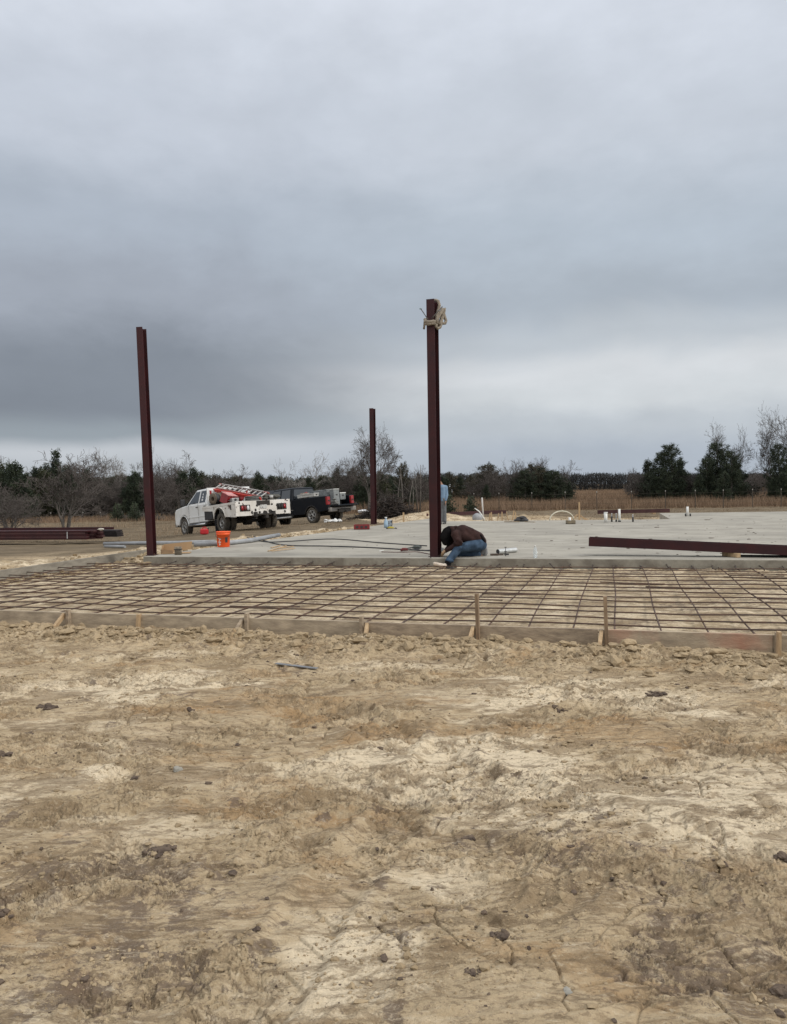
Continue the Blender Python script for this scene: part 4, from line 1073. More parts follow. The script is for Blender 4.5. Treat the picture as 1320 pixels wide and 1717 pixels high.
# stake and scrap fan, pole with round guard, black bag
p = P(979, 874, .0); k = pxm(p); c = empty('wooden_stake', (p.x, p.y + .8, -.1), label='yellowish upright stake amid leaning scrap lumber behind the slab', cat='stake')
MB().box((0, 0, .42), (.07, .05, 1.0)).build('post', WOODL, c)
for i, a in enumerate((-.9, -.6, .55, .8, 1.0)):
    MB().beam((a * .12, .05 * i - .1, .38 - .03 * i), (a * .62, .1 * i - .15, .03), .05, .03).build('leaning_board', WOODL, c)
p = zat(813, 872.5, .05); k = pxm(p); c = empty('white_pole', (p.x, p.y + .3, .0), label='thin white pole standing behind the slab with grey trowel head', cat='pole')
MB().tube([(-.02, 0, 0), (-.08, 0, 40 * k)], .035, 8).build('shaft', M('pale_pole', (0.55, 0.53, 0.5)), c)
MB().lathe([(0, .32), (.10, .30), (.20, .22), (.24, .1), (.22, 0)], (-.30, 0, .06), 16).build('drum', GREYP, c)
MB().tube([(-.42, 0, .60), (-.22, 0, .45), (-.05, 0, .2), (.02, 0, .05)], [.02, .03, .04, .04], 8).build('arm', WHITE, c)
p = zat(874, 874.5); mb = MB(); mb.rock((0, 0, .09), .17, rng, 3, .6); mb.rock((-.2, 0, .05), .10, rng, 2, .5); o = mb.build('black_bag', BLACK, loc=(p.x, p.y, z1)); tag(o, 'small crumpled black bag near the back edge of the slab', 'bag')
for i, (px, py, hh, ln) in enumerate(((823, 872, .3, .05), (828, 873, .38, -.03), (836, 872, .3, .1), (845, 871.5, .36, 0), (856, 871, .34, -.1), (862, 872, .42, .1), (868, 871, .34, 0))):
    p = P(px, py, 0); mb = MB(); mb.beam((0, 0, -.15), (ln, 0, hh), .05, .03); o = mb.build('small_stake', WOODL, loc=(p.x, p.y + .6, 0)); tag(o, 'short pale stake behind the slab near the black bag, %s from the left' % ['first','second','third','fourth','fifth','sixth','seventh'][i], 'stake', 'row of short stakes behind the slab')
mb = MB(); a = zat(846, 875.5); b = zat(871, 875.5); mb.beam(a + Vector((0, 0, .02)), b + Vector((0, 0, .02)), .09, .03); o = mb.build('thin_board', WOOD); rebase(o, a); tag(o, 'thin dark board lying left of the black bag', 'board')
mb = MB(); a = zat(880, 875.3); b = zat(897, 876); mb.beam(a + Vector((0, 0, .015)), b + Vector((0, 0, .015)), .07, .02); o = mb.build('thin_board', WOOD); rebase(o, a); tag(o, 'thin dark board lying right of the black bag', 'board')
# white flag pins and stakes by the mound
for i in range(8):
    px = 661 + i * 3.1 + rng.uniform(-.5, .5) ; p = P(px, 856 - i * .45, -.2); mb = MB(); mb.box((0, 0, .22), (.045, .04, .50), Matrix.Rotation(rng.uniform(-.12, .12), 3, 'Y')); o = mb.build('white_pin', WHITE, loc=(p.x, p.y, Hz(p.x, p.y))); tag(o, 'small white marker pin behind the brush pile, %s from the left' % ['first','second','third','fourth','fifth','sixth','seventh','eighth'][i], 'marker pin', 'row of white pins behind the brush pile')
p = P(677, 874, .0); mb = MB(); mb.box((0, 0, .16), (.08, .05, .5)); o = mb.build('wooden_stake', WOODL, loc=(p.x, p.y + .2, 0)); tag(o, 'pale wooden stake at the slab edge left of the dirt mound', 'stake')
p = P(717, 868, .1); mb = MB(); mb.box((0, 0, .1), (.1, .1, .12)); o = mb.build('red_block', M('dark_red_block', (0.08, 0.02, 0.02)), loc=(p.x, p.y, .14), bevel=.01); tag(o, 'tiny dark red block at the slab edge beside the tallest column', 'block')
# white sack pile beyond the black truck
p = P(607, 874, -.2)
c = empty('gravel_sack', (p.x, p.y + 4, -.28), label='bulging grey sack topped with crumpled white plastic right of black truck', cat='sack')
k = (p.y + 4) / FPX
mb = MB(); mb.rock((0, 0, 5 * k), 11 * k, rng, 3, .8); o = mb.build('sack', M('grey_mesh_sack', (0.16, 0.16, 0.14), (0.08, 0.08, 0.07), 20), c)
mb = MB()
for i in range(9): mb.rock((rng.uniform(-8, 9) * k, -.1 + rng.uniform(-.2, .2), rng.uniform(13, 17) * k), rng.uniform(2.5, 4.5) * k, rng, 3, .5)
mb.build('plastic_sheet', M('white_plastic_sheet', (0.75, 0.75, 0.75), (0.6, 0.6, 0.62), 5, rough=.4), c)
mb = MB(); mb.beam((-15 * k, -.2, 9 * k), (-4 * k, -.2, 10 * k), .2, .06); mb.build('pallet_end', WOODL, c)
p = P(552, 881, -.2); mb = MB()
for i in range(5): mb.rock((-.35 + i * .17, rng.uniform(-.2, .2), .08), rng.uniform(.1, .17), rng, 3, .55)
o = mb.build('white_rag', M('white_rag', (0.7, 0.7, 0.68)), loc=(p.x, p.y + 2.2, Hz(p.x, p.y + 2.2))); tag(o, 'crumpled white sheet on the dirt under the black truck', 'sheet')
# red gas can near the front wheel of the white truck
p = P(343, 896, -.25); k = pxm(p); c = empty('red_can', (p.x, p.y, Hz(p.x, p.y)), label='small red fuel can on the dirt beside the white truck', cat='fuel can')
RC = M('red_can_plastic', (0.50, 0.02, 0.025), (0.38, 0.015, 0.02), 7, rough=.4)
MB().box((0, 0, .13), (13 * k, .25, .24)).build('can_body', RC, c, bevel=.05)
MB().tube([(-.08, 0, .25), (-.05, 0, .31), (.06, 0, .31), (.09, 0, .25)], .018, 8).build('handle', RC, c)
MB().tube([(.13, 0, .22), (.2, 0, .3)], [.03, .018], 8).build('spout', BLACK, c)
# brush piles
def brush(px, py, Yadd, wpx, hpx, n, mat, name, label, z=-.3):
    p = P(px, py, z); Y = p.y + Yadd; q = at(px, py, Y); k = Y / FPX; zg = Hz(q.x, Y)
    mb = MB()
    for i in range(n):
        a = rng.uniform(0, 6.28); u = rng.gauss(0, .38); v = rng.gauss(0, .3)
        c_ = Vector((u * wpx * k, v * wpx * k * .5, abs(rng.gauss(0, .4)) * hpx * k * max(.1, 1 - abs(u))))
        d = Vector((rng.gauss(0, 1), rng.gauss(0, 1), rng.gauss(0, .35))).normalized() * rng.uniform(.2, .6)
        mb.tube([c_ - d, c_ + Vector((rng.uniform(-.06, .06), 0, rng.uniform(0, .1))), c_ + d], [.022, .014, .006], 3, cap=False, smooth=False)
    o = mb.build(name, mat, recalc=False, loc=(q.x, Y, zg)); tag(o, label, 'brush pile'); return o
GBR = M('grey_brush', (0.11, 0.10, 0.085), (0.05, 0.045, 0.04), 3, rough=.95); DBR = M('dark_brush', (0.055, 0.042, 0.035), (0.03, 0.024, 0.02), 3, rough=.95)
brush(232, 878, 6, 56, 14, 900, GBR, 'brush_pile', 'low grey pile of cut branches in the field left of the white truck', -.75)
brush(655, 882, 7, 60, 40, 1500, DBR, 'brush_pile', 'dark brown brush pile behind the far column', -.2)
# small dark shrubs in the field
# ------------------------------------------------------------------ trees
def tri_tube(vs, fs, p0, r0, p1, r1, n=3):
    d = p1 - p0; L = np.linalg.norm(d)
    if L < 1e-6: return
    d = d / L; u = np.array([0, 0, 1.]) if abs(d[2]) < .9 else np.array([1., 0, 0])
    x = np.cross(u, d); x /= np.linalg.norm(x); y = np.cross(d, x); o = len(vs)
    for p, r in ((p0, r0), (p1, r1)):
        for k in range(n):
            a = 2 * math.pi * k / n
            vs.append(p + (x * math.cos(a) + y * math.sin(a)) * r)
    for k in range(n): fs.append((o + k, o + (k + 1) % n, o + n + (k + 1) % n, o + n + k))
def mkmesh(name, vs, fs, mat, smooth=False):
    me = bpy.data.meshes.new(name); me.from_pydata([tuple(v) for v in vs], [], fs); me.materials.append(mat)
    me.update(); return me
def rot_about(v, ax, a):
    return v * math.cos(a) + np.cross(ax, v) * math.sin(a) + ax * np.dot(ax, v) * (1 - math.cos(a))
def bare_meshes(seed, h=6.0, stems=1, spread=0.55, levels=5, upright=0.25, r0=0.12, fork=0.25, leaves=0, twig=TWIG, bark=BARK, trm=None, rmin=0.011, low=0.3, nb=(3, 5), sag=0.0):
    g = np.random.RandomState(seed); tv, tf, cv, cf, lv, lf = [], [], [], [], [], []
    def grow(p, d, L, r, lev):
        nseg = 4 if lev < 2 else (3 if lev < 4 else 2)
        pts = [p]; rs = [r]; dd = d.copy()
        for i in range(nseg):
            dd = dd + g.normal(0, .11 + .035 * lev, 3) + np.array([0, 0, upright * (.10 + .02 * lev) - sag * .05 * lev]); dd /= np.linalg.norm(dd)
            pts.append(pts[-1] + dd * L / nseg); rs.append(max(rmin, r * (1 - .62 * (i + 1) / nseg)))
        V, F = (tv, tf) if lev <= 1 else (cv, cf)
        for i in range(nseg): tri_tube(V, F, pts[i], rs[i], pts[i + 1], rs[i + 1], 6 if lev == 0 else (4 if lev < 3 else 3))
        if lev >= levels:
            if leaves and g.rand() < leaves:
                for _ in range(2):
                    q = pts[-1] + g.normal(0, .04, 3); a = g.normal(0, .05, 3); b = g.normal(0, .05, 3); o = len(lv); lv.extend([q, q + a, q + b]); lf.append((o, o + 1, o + 2))
            return
        k = g.randint(nb[0], nb[1] + 1) + (2 if lev == 0 else 0)
        for j in range(k):
            t = low + (1 - low) * (j + g.rand()) / k if lev == 0 else (.22 + .78 * (j + g.rand()) / k)
            t = min(t, .98); i = min(int(t * nseg), nseg - 1); f = t * nseg - i
            q = pts[i] * (1 - f) + pts[i + 1] * f; rr = rs[i] * (1 - f) + rs[i + 1] * f
            dl = pts[i + 1] - pts[i]; dl /= np.linalg.norm(dl)
            ax = np.cross(dl, g.normal(0, 1, 3)); ax /= np.linalg.norm(ax)
            nd = rot_about(dl, ax, spread * (.75 + .6 * g.rand()) * (1.1 if lev == 0 else 1))
            grow(q, nd, L * (.50 + .28 * g.rand()) * (1.0 if lev else .95), rr * (.52 + .2 * g.rand()), lev + 1)
    for s_ in range(stems):
        a = 6.28 * s_ / max(1, stems) + g.rand(); lean = (0.12 + .28 * g.rand()) if stems > 1 else .05
        d = np.array([math.cos(a) * lean, math.sin(a) * lean, 1.]); d /= np.linalg.norm(d)
        grow(np.array([math.cos(a) * .08, math.sin(a) * .08, -.1]), d, h * .56 * (.85 + .3 * g.rand()), r0 * (1 if stems == 1 else .75), 0)
    top = max(v[2] for v in cv)
    kx = h / top
    def sc(V): return [v * kx for v in V]
    return dict(trunk=mkmesh('trunk', sc(tv), tf, bark), crown=mkmesh('crown', sc(cv), cf, twig), leaves=mkmesh('leaves', sc(lv), lf, OLIVE) if lv else None, h=h, seed=seed,
                w=np.percentile([abs(v[0]) for v in sc(cv)], 98))
def cedar_meshes(seed, h=5.0, w=1.5, n=700, mat=CEDAR, pointy=1.0, base=.03, gaps=.3, leafs=11, ls=.12):
    g = np.random.RandomState(seed); tv, tf, cv, cf = [], [], [], []
    P0 = np.array([0, 0, -.1]); P1 = np.array([g.normal(0, .05 * h), g.normal(0, .05 * h), h * .94])
    pts = [P0 * (1 - t) + P1 * t + np.array([math.sin(t * 3) * .1, 0, 0]) for t in np.linspace(0, 1, 6)]
    for i in range(5): tri_tube(tv, tf, pts[i], .13 * h / 5 * (1 - .18 * i), pts[i + 1], .13 * h / 5 * (1 - .18 * (i + 1)), 6)
    # lobes: branches that carry the foliage out
    nb_ = int(34 + h * 6)
    br = []
    for i in range(nb_):
        t = base + (1 - base) * (i + g.rand()) / nb_
        prof = (1 - t) ** (.62 * pointy) * (1 if t > .15 else .75 + t * 1.6) * w
        prof *= .55 + .75 * g.rand()
        a = i * 2.4 + g.normal(0, .5); L = max(.15, prof)
        p = P0 * (1 - t) + P1 * t; d = np.array([math.cos(a), math.sin(a), .25 + .75 * g.rand()]); d /= np.linalg.norm(d)
        br.append((p, d, L)); 
        if i % 2 == 0: tri_tube(tv, tf, p, .03, p + d * L * .7, .01, 3)
    Ls = np.array([b[2] for b in br]); pr = Ls / Ls.sum()
    for k in range(n):
        p, d, L = br[g.choice(len(br), p=pr)]
        u = g.rand() ** .55; c = p + d * L * u + g.normal(0, .06 + .09 * L * (1.1 - u), 3)
        if c[2] < .05: c[2] = .05 + g.rand() * .2
        for j in range(leafs):
            q = c + g.normal(0, .085 + .02 * h / 5, 3)
            dirn = np.array([d[0], d[1], .8]) + g.normal(0, .6, 3); dirn /= np.linalg.norm(dirn)
            b = np.cross(dirn, g.normal(0, 1, 3)); b /= np.linalg.norm(b); s_ = ls * (.6 + .8 * g.rand()); o = len(cv)
            cv.extend([q - b * s_ * .3, q + b * s_ * .3, q + dirn * s_ * 1.3]); cf.append((o, o + 1, o + 2))
    return dict(trunk=mkmesh('trunk', tv, tf, BARK), crown=mkmesh('crown', cv, cf, mat), leaves=None, h=h, w=w)
BAREK = {
 'bare': [bare_meshes(s_, 6, 1, .60, 5, .22, nb=(3, 5)) for s_ in (11, 12)],
 'multi': [bare_meshes(s_, 5, 4, .55, 5, .25, nb=(2, 4), low=.35) for s_ in (21, 22)],
 'pale': [bare_meshes(s_, 6, 2, .50, 5, .35, twig=TWIGP, bark=BARKP, nb=(2, 4)) for s_ in (31, 32)],
 'oak': [bare_meshes(s_, 8, 1, .50, 5, .55, r0=.16, leaves=.35, nb=(3, 5), low=.28) for s_ in (41, 42)],
 'fan': [bare_meshes(s_, 8, 2, .48, 5, .55, r0=.15, nb=(3, 4), low=.2, rmin=.013) for s_ in (51, 52)],
 'dense': [bare_meshes(s_, 5, 3, .75, 5, .1, nb=(3, 5), low=.12, rmin=.008) for s_ in (61, 62)],
}
CEDK = {
 'cedar': [cedar_meshes(71 + i, 5, 1.6, 900) for i in range(3)],
 'point': [cedar_meshes(75 + i, 5, 1.25, 650, pointy=1.35) for i in range(2)],
 'olive': [cedar_meshes(78 + i, 5, 1.9, 900, mat=CEDAR2, pointy=.8) for i in range(2)],
 'brown': [cedar_meshes(81 + i, 5, 2.2, 900, mat=OLIVE, pointy=.6) for i in range(2)],
 'big': [cedar_meshes(85 + i, 8, 2.7, 1500, mat=CEDAR, pointy=.75) for i in range(3)],
}
DESC = {'bare': ('bare_tree', 'bare brown branching tree'), 'multi': ('bare_tree', 'bare many-stemmed tree'), 'pale': ('bare_tree', 'pale leafless tree'),
        'oak': ('bare_tree', 'spreading leafless tree'), 'fan': ('bare_tree', 'fan shaped leafless tree'), 'dense': ('bare_tree', 'dense leafless thicket tree'),
        'cedar': ('cedar_tree', 'dark green cedar'), 'point': ('cedar_tree', 'narrow pointed dark cedar'), 'olive': ('cedar_tree', 'olive green cedar'), 'brown': ('cedar_tree', 'brownish rounded evergreen'), 'big': ('cedar_tree', 'large dark green cedar')}
tcount = {}
def landmark(px):
    L = [(-1e9, 'at left edge'), (60, 'near left edge'), (175, 'left of corner column'), (235, 'beside corner column left'), (258, 'right of corner column'),
         (300, 'behind white cab'), (375, 'behind red ladder'), (440, 'behind black hood'), (500, 'behind black cab'), (560, 'above black truck bed'),
         (605, 'behind farthest column'), (640, 'between far and tallest column'), (735, 'right of tallest column'), (850, 'in middle clump'), (965, 'on the far field'),
         (1055, 'at left of right clump'), (1160, 'mid right clump'), (1250, 'near right edge')]
    r = L[0][1]
    for a, b in L:
        if px >= a: r = b
    return r
SEEN = {}
ORD = ['', 'second ', 'third ', 'fourth ', 'fifth ', 'sixth ', 'seventh ', 'eighth ', 'ninth ', 'tenth ']
def tree(px, top, kind, Y, ws=1.0, label=None, grp='trees and cedars beyond the field', pick=None):
    T = (BAREK.get(kind) or CEDK[kind]); k = rng.randrange(len(T)) if pick is None else pick; t_ = T[k]
    q = at(px, 850, Y); x = q.x; zg = Hz(x, Y); zt = at(px, top, Y).z
    s_ = (zt - zg) / t_['h']
    nm, ds = DESC[kind]
    rear = 'rear' if Y > 78 else 'front'
    if label is None:
        key = (ds, landmark(px), rear); n = SEEN.get(key, 0); SEEN[key] = n + 1
        hh = zt - zg; size = 'low' if hh < 3.2 else ('tall' if hh > 6 else '')
        label = '%s%s%s %s in %s row' % (ORD[min(n, 9)], (size + ' ') if size else '', ds, landmark(px), rear)
    e = empty(nm, (x, Y, zg), (0, 0, rng.uniform(0, 6.28)), label=label, cat='tree' , group=grp)
    e.scale = (s_ * ws, s_ * ws, s_)
    for part in ('trunk', 'crown', 'leaves'):
        if t_[part] is None: continue
        o = bpy.data.objects.new(part, t_[part]); COL.objects.link(o); o.parent = e
    return e
# the left tree line, read from left to right
LEFT_T = [(-30, 770, 'cedar', 66, 1), (-5, 772, 'olive', 70, 1), (12, 774, 'cedar', 66, .9), (38, 771, 'cedar', 64, 1.0), (20, 764, 'bare', 80, 1.2), (58, 782, 'cedar', 68, .9), (72, 784, 'olive', 66, .9),
    (93, 753, 'point', 68, 1.0), (86, 775, 'cedar', 70, 1), (112, 780, 'cedar', 66, 1), (128, 764, 'dense', 72, 1.2), (140, 757, 'bare', 70, 1.3), (150, 784, 'cedar', 68, 1.1), (170, 790, 'dense', 66, 1.1), (187, 750, 'pale', 84, .8),
    (176, 800, 'cedar', 70, 1), (205, 795, 'dense', 68, 1.1), (222, 788, 'cedar', 66, 1.0), (236, 790, 'cedar', 72, 1.0), (252, 775, 'bare', 74, 1.0), (268, 786, 'dense', 66, 1.0), (280, 744, 'fan', 70, .75), (290, 770, 'dense', 68, .9),
    (298, 755, 'bare', 74, .8), (312, 787, 'cedar', 66, 1.0), (330, 783, 'cedar', 68, .9), (338, 788, 'olive', 72, .9), (352, 792, 'dense', 68, 1), (366, 782, 'pale', 82, 1.0), (385, 778, 'bare', 82, 1.1), (402, 784, 'pale', 84, 1.0),
    (374, 798, 'dense', 70, 1.2), (398, 800, 'dense', 68, 1.2), (418, 802, 'dense', 74, 1.1), (436, 789, 'cedar', 70, .9), (452, 796, 'cedar', 74, 1), (470, 797, 'dense', 70, 1), (484, 764, 'pale', 76, .9), (505, 753, 'pale', 70, 1.2),
    (520, 797, 'cedar', 68, .9), (536, 778, 'pale', 84, .9), (548, 797, 'cedar', 70, 1.0), (562, 790, 'dense', 76, 1), (568, 783, 'cedar', 68, .9), (583, 785, 'olive', 70, 1), (592, 762, 'dense', 66, .9), (604, 790, 'cedar', 64, 1),
    (640, 790, 'olive', 62, 1.0), (655, 800, 'cedar', 64, 1.0), (672, 777, 'brown', 66, .62), (683, 785, 'dense', 66, .8), (697, 779, 'bare', 70, .7), (708, 786, 'multi', 66, .7), (716, 792, 'bare', 70, .8), (628, 795, 'cedar', 68, 1), (612, 800, 'cedar', 60, .8),
    (665, 812, 'cedar', 62, .8), (690, 815, 'cedar', 64, .8), (648, 818, 'dense', 60, .7)]
for a in LEFT_T: tree(*a)
# second row fills the line
for i, px in enumerate(range(-50, 735, 17)):
    tree(px + rng.uniform(-5, 5), rng.uniform(793, 806), rng.choice(['cedar', 'cedar', 'dense', 'olive', 'brown']), rng.uniform(80, 90), rng.uniform(1.1, 1.5))
tree(620, 703, 'oak', 56, .85, 'tallest leafless tree with round crown, right behind the farthest column', pick=0)
tree(618, 712, 'oak', 57.5, .75, 'leafless tree close behind the tallest round crowned one', pick=1)
tree(110, 754, 'multi', 44, 1.15, 'bare many-stemmed tree standing alone in the field left of the corner column')
tree(14, 800, 'multi', 41, 1.5, 'small bare spreading tree in the field at the left edge')
tree(28, 815, 'bare', 37.5, 1.1, 'thin curved bare sapling behind the steel stack')
tree(302, 790, 'bare', 55, .9, 'slender bare tree just left of the white truck cab')
# the right hand clumps
RIGHT_T = [(758, 792, 'brown', 95, .8), (772, 797, 'cedar', 98, 1.0), (745, 800, 'cedar', 92, 1), (790, 797, 'brown', 92, 1.0), (803, 800, 'dense', 90, 1.2), (820, 779, 'brown', 86, 1.2), (822, 777, 'dense', 84, .95), (838, 790, 'dense', 88, 1.1), (815, 812, 'cedar', 80, 1.0), (848, 800, 'dense', 90, 1),
    (868, 767, 'fan', 74, 1.1), (880, 786, 'big', 72, 1.7), (905, 782, 'big', 74, 1.9), (893, 779, 'brown', 73, 1.0), (915, 763, 'oak', 76, 1.0), (885, 766, 'oak', 77, .9), (900, 764, 'fan', 78, 1.0), (940, 771, 'bare', 74, .9), (930, 787, 'big', 72, 1.7), (950, 803, 'cedar', 74, 1.1), (866, 800, 'cedar', 76, 1),
    (1066, 793, 'bare', 84, 1.0), (1080, 782, 'dense', 78, 1.0), (1092, 768, 'cedar', 76, .8), (1078, 795, 'cedar', 78, 1), (1108, 754, 'big', 74, 1.1), (1128, 741, 'big', 72, 1.15), (1140, 768, 'cedar', 76, .8), (1120, 790, 'cedar', 70, 1.1), (1150, 785, 'dense', 72, 1),
    (1097, 800, 'cedar', 72, 1), (1145, 800, 'cedar', 70, .9),
    (1196, 699, 'oak', 72, .62), (1212, 712, 'fan', 73, .8), (1202, 738, 'big', 70, 1.1), (1226, 752, 'big', 68, .95), (1184, 765, 'big', 69, 1.1), (1236, 768, 'cedar', 70, .9), (1172, 795, 'cedar', 68, 1.0), (1210, 790, 'cedar', 66, 1.0), (1236, 799, 'cedar', 68, .8),
    (1262, 790, 'dense', 90, 1.3), (1278, 786, 'dense', 94, 1.2), (1290, 690, 'oak', 72, .62), (1318, 675, 'oak', 70, .72), (1345, 680, 'oak', 70, .9), (1308, 740, 'big', 68, .8), (1324, 755, 'big', 69, .9), (1318, 790, 'cedar', 66, 1), (1350, 740, 'big', 69, .9), (1295, 800, 'cedar', 67, .8)]
for a in RIGHT_T: tree(*a)
# far wood on the skyline: reads as one mass
def far_wood(name, px0, px1, top, Y, n, label, mat, h_lo=.75):
    g = np.random.RandomState(int(Y)); vs, fs = [], []
    k = Y / FPX
    x0 = at(px0, 820, Y).x; x1 = at(px1, 820, Y).x
    for i in range(n):
        x = g.uniform(x0, x1); y = Y + g.uniform(-4, 4); f = (x - x0) / (x1 - x0)
        px = px0 + (px1 - px0) * f
        zt = at(px, top, Y).z - k * 5 * abs(math.sin(px * .13) * math.sin(px * .047)) - g.uniform(0, 1) ** 2 * .5
        z = -.5 + (zt + .5) * g.uniform(0, 1) ** .6
        s_ = g.uniform(.25, .6) * min(Y, 120) / 170
        a = g.normal(0, 1, 3); a[2] += .8; a /= np.linalg.norm(a); b = np.cross(a, g.normal(0, 1, 3)); b /= np.linalg.norm(b)
        q = np.array([x, y, z]); o = len(vs); vs += [q - b * s_ * .25, q + b * s_ * .25, q + a * s_]; fs.append((o, o + 1, o + 2))
    for i in range(n // 60):
        x = g.uniform(x0, x1); f = (x - x0) / (x1 - x0); px = px0 + (px1 - px0) * f
        zt = at(px, top - 2, Y).z; q = np.array([x, Y - 2, -.6]); tri_tube(vs, fs, q, .06 * Y / 130, np.array([x + g.normal(0, .4), Y - 2, zt * g.uniform(.6, 1.0)]), .03 * Y / 130, 3)
    me = mkmesh(name, vs, fs, mat); o = bpy.data.objects.new(name, me); COL.objects.link(o); tag(o, label, 'woodland', kind='stuff'); return o
FARM = M('far_wood_foliage', (0.052, 0.052, 0.050), (0.030, 0.032, 0.032), .3, rough=1)
FARM2 = M('near_wood_understory', (0.042, 0.042, 0.03), (0.022, 0.026, 0.018), .5, rough=1)
far_wood('far_wood', 700, 1400, 793, 210, 90000, 'long dark wood on the skyline across the far field', FARM)
far_wood('tree_line_wood', -80, 745, 800, 95, 60000, 'dark wood filling in behind the left tree line', FARM2)
far_wood('understory', -60, 735, 820, 78, 24000, 'dark brushy understory at the foot of the left tree line', FARM2)
far_wood('clump_understory', 1070, 1250, 806, 76, 9000, 'dark understory at the foot of the right clump', FARM2)
far_wood('clump_understory', 855, 955, 806, 80, 6000, 'dark understory at the foot of the middle clump', FARM2)
# evergreen shrubs in the field
SH = cedar_meshes(91, 1.2, .55, 110, leafs=8, ls=.10)
for px, b, tp, Y, lb in ((197, 858, 847, 60, 'small round dark shrub at the field edge, left one of the pair'), (226, 858, 846, 60, 'small round dark shrub at the field edge, right one of the pair'), (790, 849, 834, 52, 'dark upright shrub in the tall grass left of the white pole'), (752, 851, 832, 46, 'dark shrub right behind the standing man')):
    q = at(px, b, Y); zg = Hz(q.x, Y); e = empty('shrub', (q.x, Y, zg), label=lb, cat='shrub'); s_ = max(.4, (at(px, tp, Y).z - zg) / 1.2); e.scale = (s_ * 1.0, s_ * 1.0, s_)
    for pt in ('trunk', 'crown'):
        o = bpy.data.objects.new(pt, SH[pt]); COL.objects.link(o); o.parent = e
# slim trunks of saplings between the columns
for i, px in enumerate((669, 676, 686, 692, 700, 704)):
    Y = 51 + rng.uniform(-1, 2); q = at(px, 852, Y); zg = Hz(q.x, Y)
    mb = MB(); hh = rng.uniform(2.2, 3.4); mb.tube([(0, 0, 0), (rng.uniform(-.1, .1), 0, hh * .5), (rng.uniform(-.3, .3), 0, hh)], [.055, .04, .015], 5)
    for j in range(9):
        z = hh * rng.uniform(.4, .95); s_ = rng.choice((-1, 1)); mb.tube([(0, 0, z), (s_ * rng.uniform(.2, .5), rng.uniform(-.3, .3), z + rng.uniform(.3, .7))], [.014, .006], 3)
    o = mb.build('sapling', BARK, loc=(q.x, Y, zg)); tag(o, 'thin bare sapling in tall grass between the two columns, %s from the left' % ['first','second','third','fourth','fifth','sixth'][i], 'sapling', 'thin saplings in the tall grass')

# ------------------------------------------------------------------ tall dry grass
GRM = M('dry_tall_grass', (0.26, 0.175, 0.108), (0.15, 0.10, 0.065), .9, rough=.95, lo=.3, hi=.7)
GRM2 = M('pale_dry_grass', (0.29, 0.22, 0.145), (0.19, 0.14, 0.092), .7, rough=.95, lo=.3, hi=.7)
def grass(name, n, mat, xy, hfn, wfn, label):
    g = np.random.RandomState(len(name) + n)
    p = xy(g, n); z = H(p[:, 0], p[:, 1]); n = len(p)
    h = hfn(g, p, n); w = wfn(g, p, n); a = g.uniform(0, np.pi, n); lean = g.normal(0, .22, (n, 2)) * h[:, None]
    b = np.stack([np.cos(a) * w, np.sin(a) * w, np.zeros(n)], 1)
    q = np.stack([p[:, 0], p[:, 1], z - .02], 1)
    t_ = q + np.stack([lean[:, 0], lean[:, 1], h], 1)
    V = np.stack([q - b, q + b, t_], 1).reshape(-1, 3).astype(np.float32)
    me = bpy.data.meshes.new(name); me.vertices.add(len(V)); me.vertices.foreach_set('co', V.ravel())
    me.loops.add(3 * n); me.loops.foreach_set('vertex_index', np.arange(3 * n, dtype=np.int32)); me.polygons.add(n)
    me.polygons.foreach_set('loop_start', np.arange(0, 3 * n, 3, dtype=np.int32)); me.polygons.foreach_set('loop_total', np.full(n, 3, dtype=np.int32)); me.update(calc_edges=True)
    me.materials.append(mat); o = bpy.data.objects.new(name, me); COL.objects.link(o); tag(o, label, 'grass', kind='stuff'); return o
def tall_xy(g, n):
    y = 56 + (g.rand(n) ** 1.6) * 130; x = g.uniform(-.62, .62, n) * y
    k = y > field_edge(x) + .8 * fbm(x * .8, y * .8, 2, 71); 
    k &= ~((x < -8) & (y > 66))
    return np.stack([x, y], 1)[k]
grass('tall_grass', 190000, GRM, tall_xy, lambda g, p, n: (.75 + .35 * fbm(p[:, 0] * .25, p[:, 1] * .25, 3, 72)) * g.uniform(.55, 1.15, n) * np.where(p[:, 0] < -8, .62, 1), lambda g, p, n: g.uniform(.008, .028, n) * p[:, 1] / 60, 'tall orange-brown dry grass beyond the mown ground')
def mown_xy(g, n):
    y = 34 + 26 * g.rand(n) ** .8; x = g.uniform(-.6, .6, n) * y
    k = (fbm(x * .6, y * .35, 4, 73) + .1 > g.uniform(-.35, .5, n)) & ~((x > -2.5) & (y < 40)) & (y < field_edge(x) + 1)
    k &= ~((side(SL0, SLB, x, y) < 4.0) & (y < 36))
    return np.stack([x, y], 1)[k]
grass('mown_grass', 60000, GRM2, mown_xy, lambda g, p, n: g.uniform(.03, .10, n), lambda g, p, n: g.uniform(.012, .035, n), 'short dry mown grass over the field behind the site')
def wisp_xy(g, n):
    x = g.uniform(-24, -7, n); y = g.uniform(40, 64, n); k = fbm(x * .3, y * .3, 3, 74) > .12
    return np.stack([x, y], 1)[k]
grass('grass_tufts', 9000, GRM2, wisp_xy, lambda g, p, n: g.uniform(.12, .4, n), lambda g, p, n: g.uniform(.01, .02, n), 'pale tufts of longer grass in the left field')

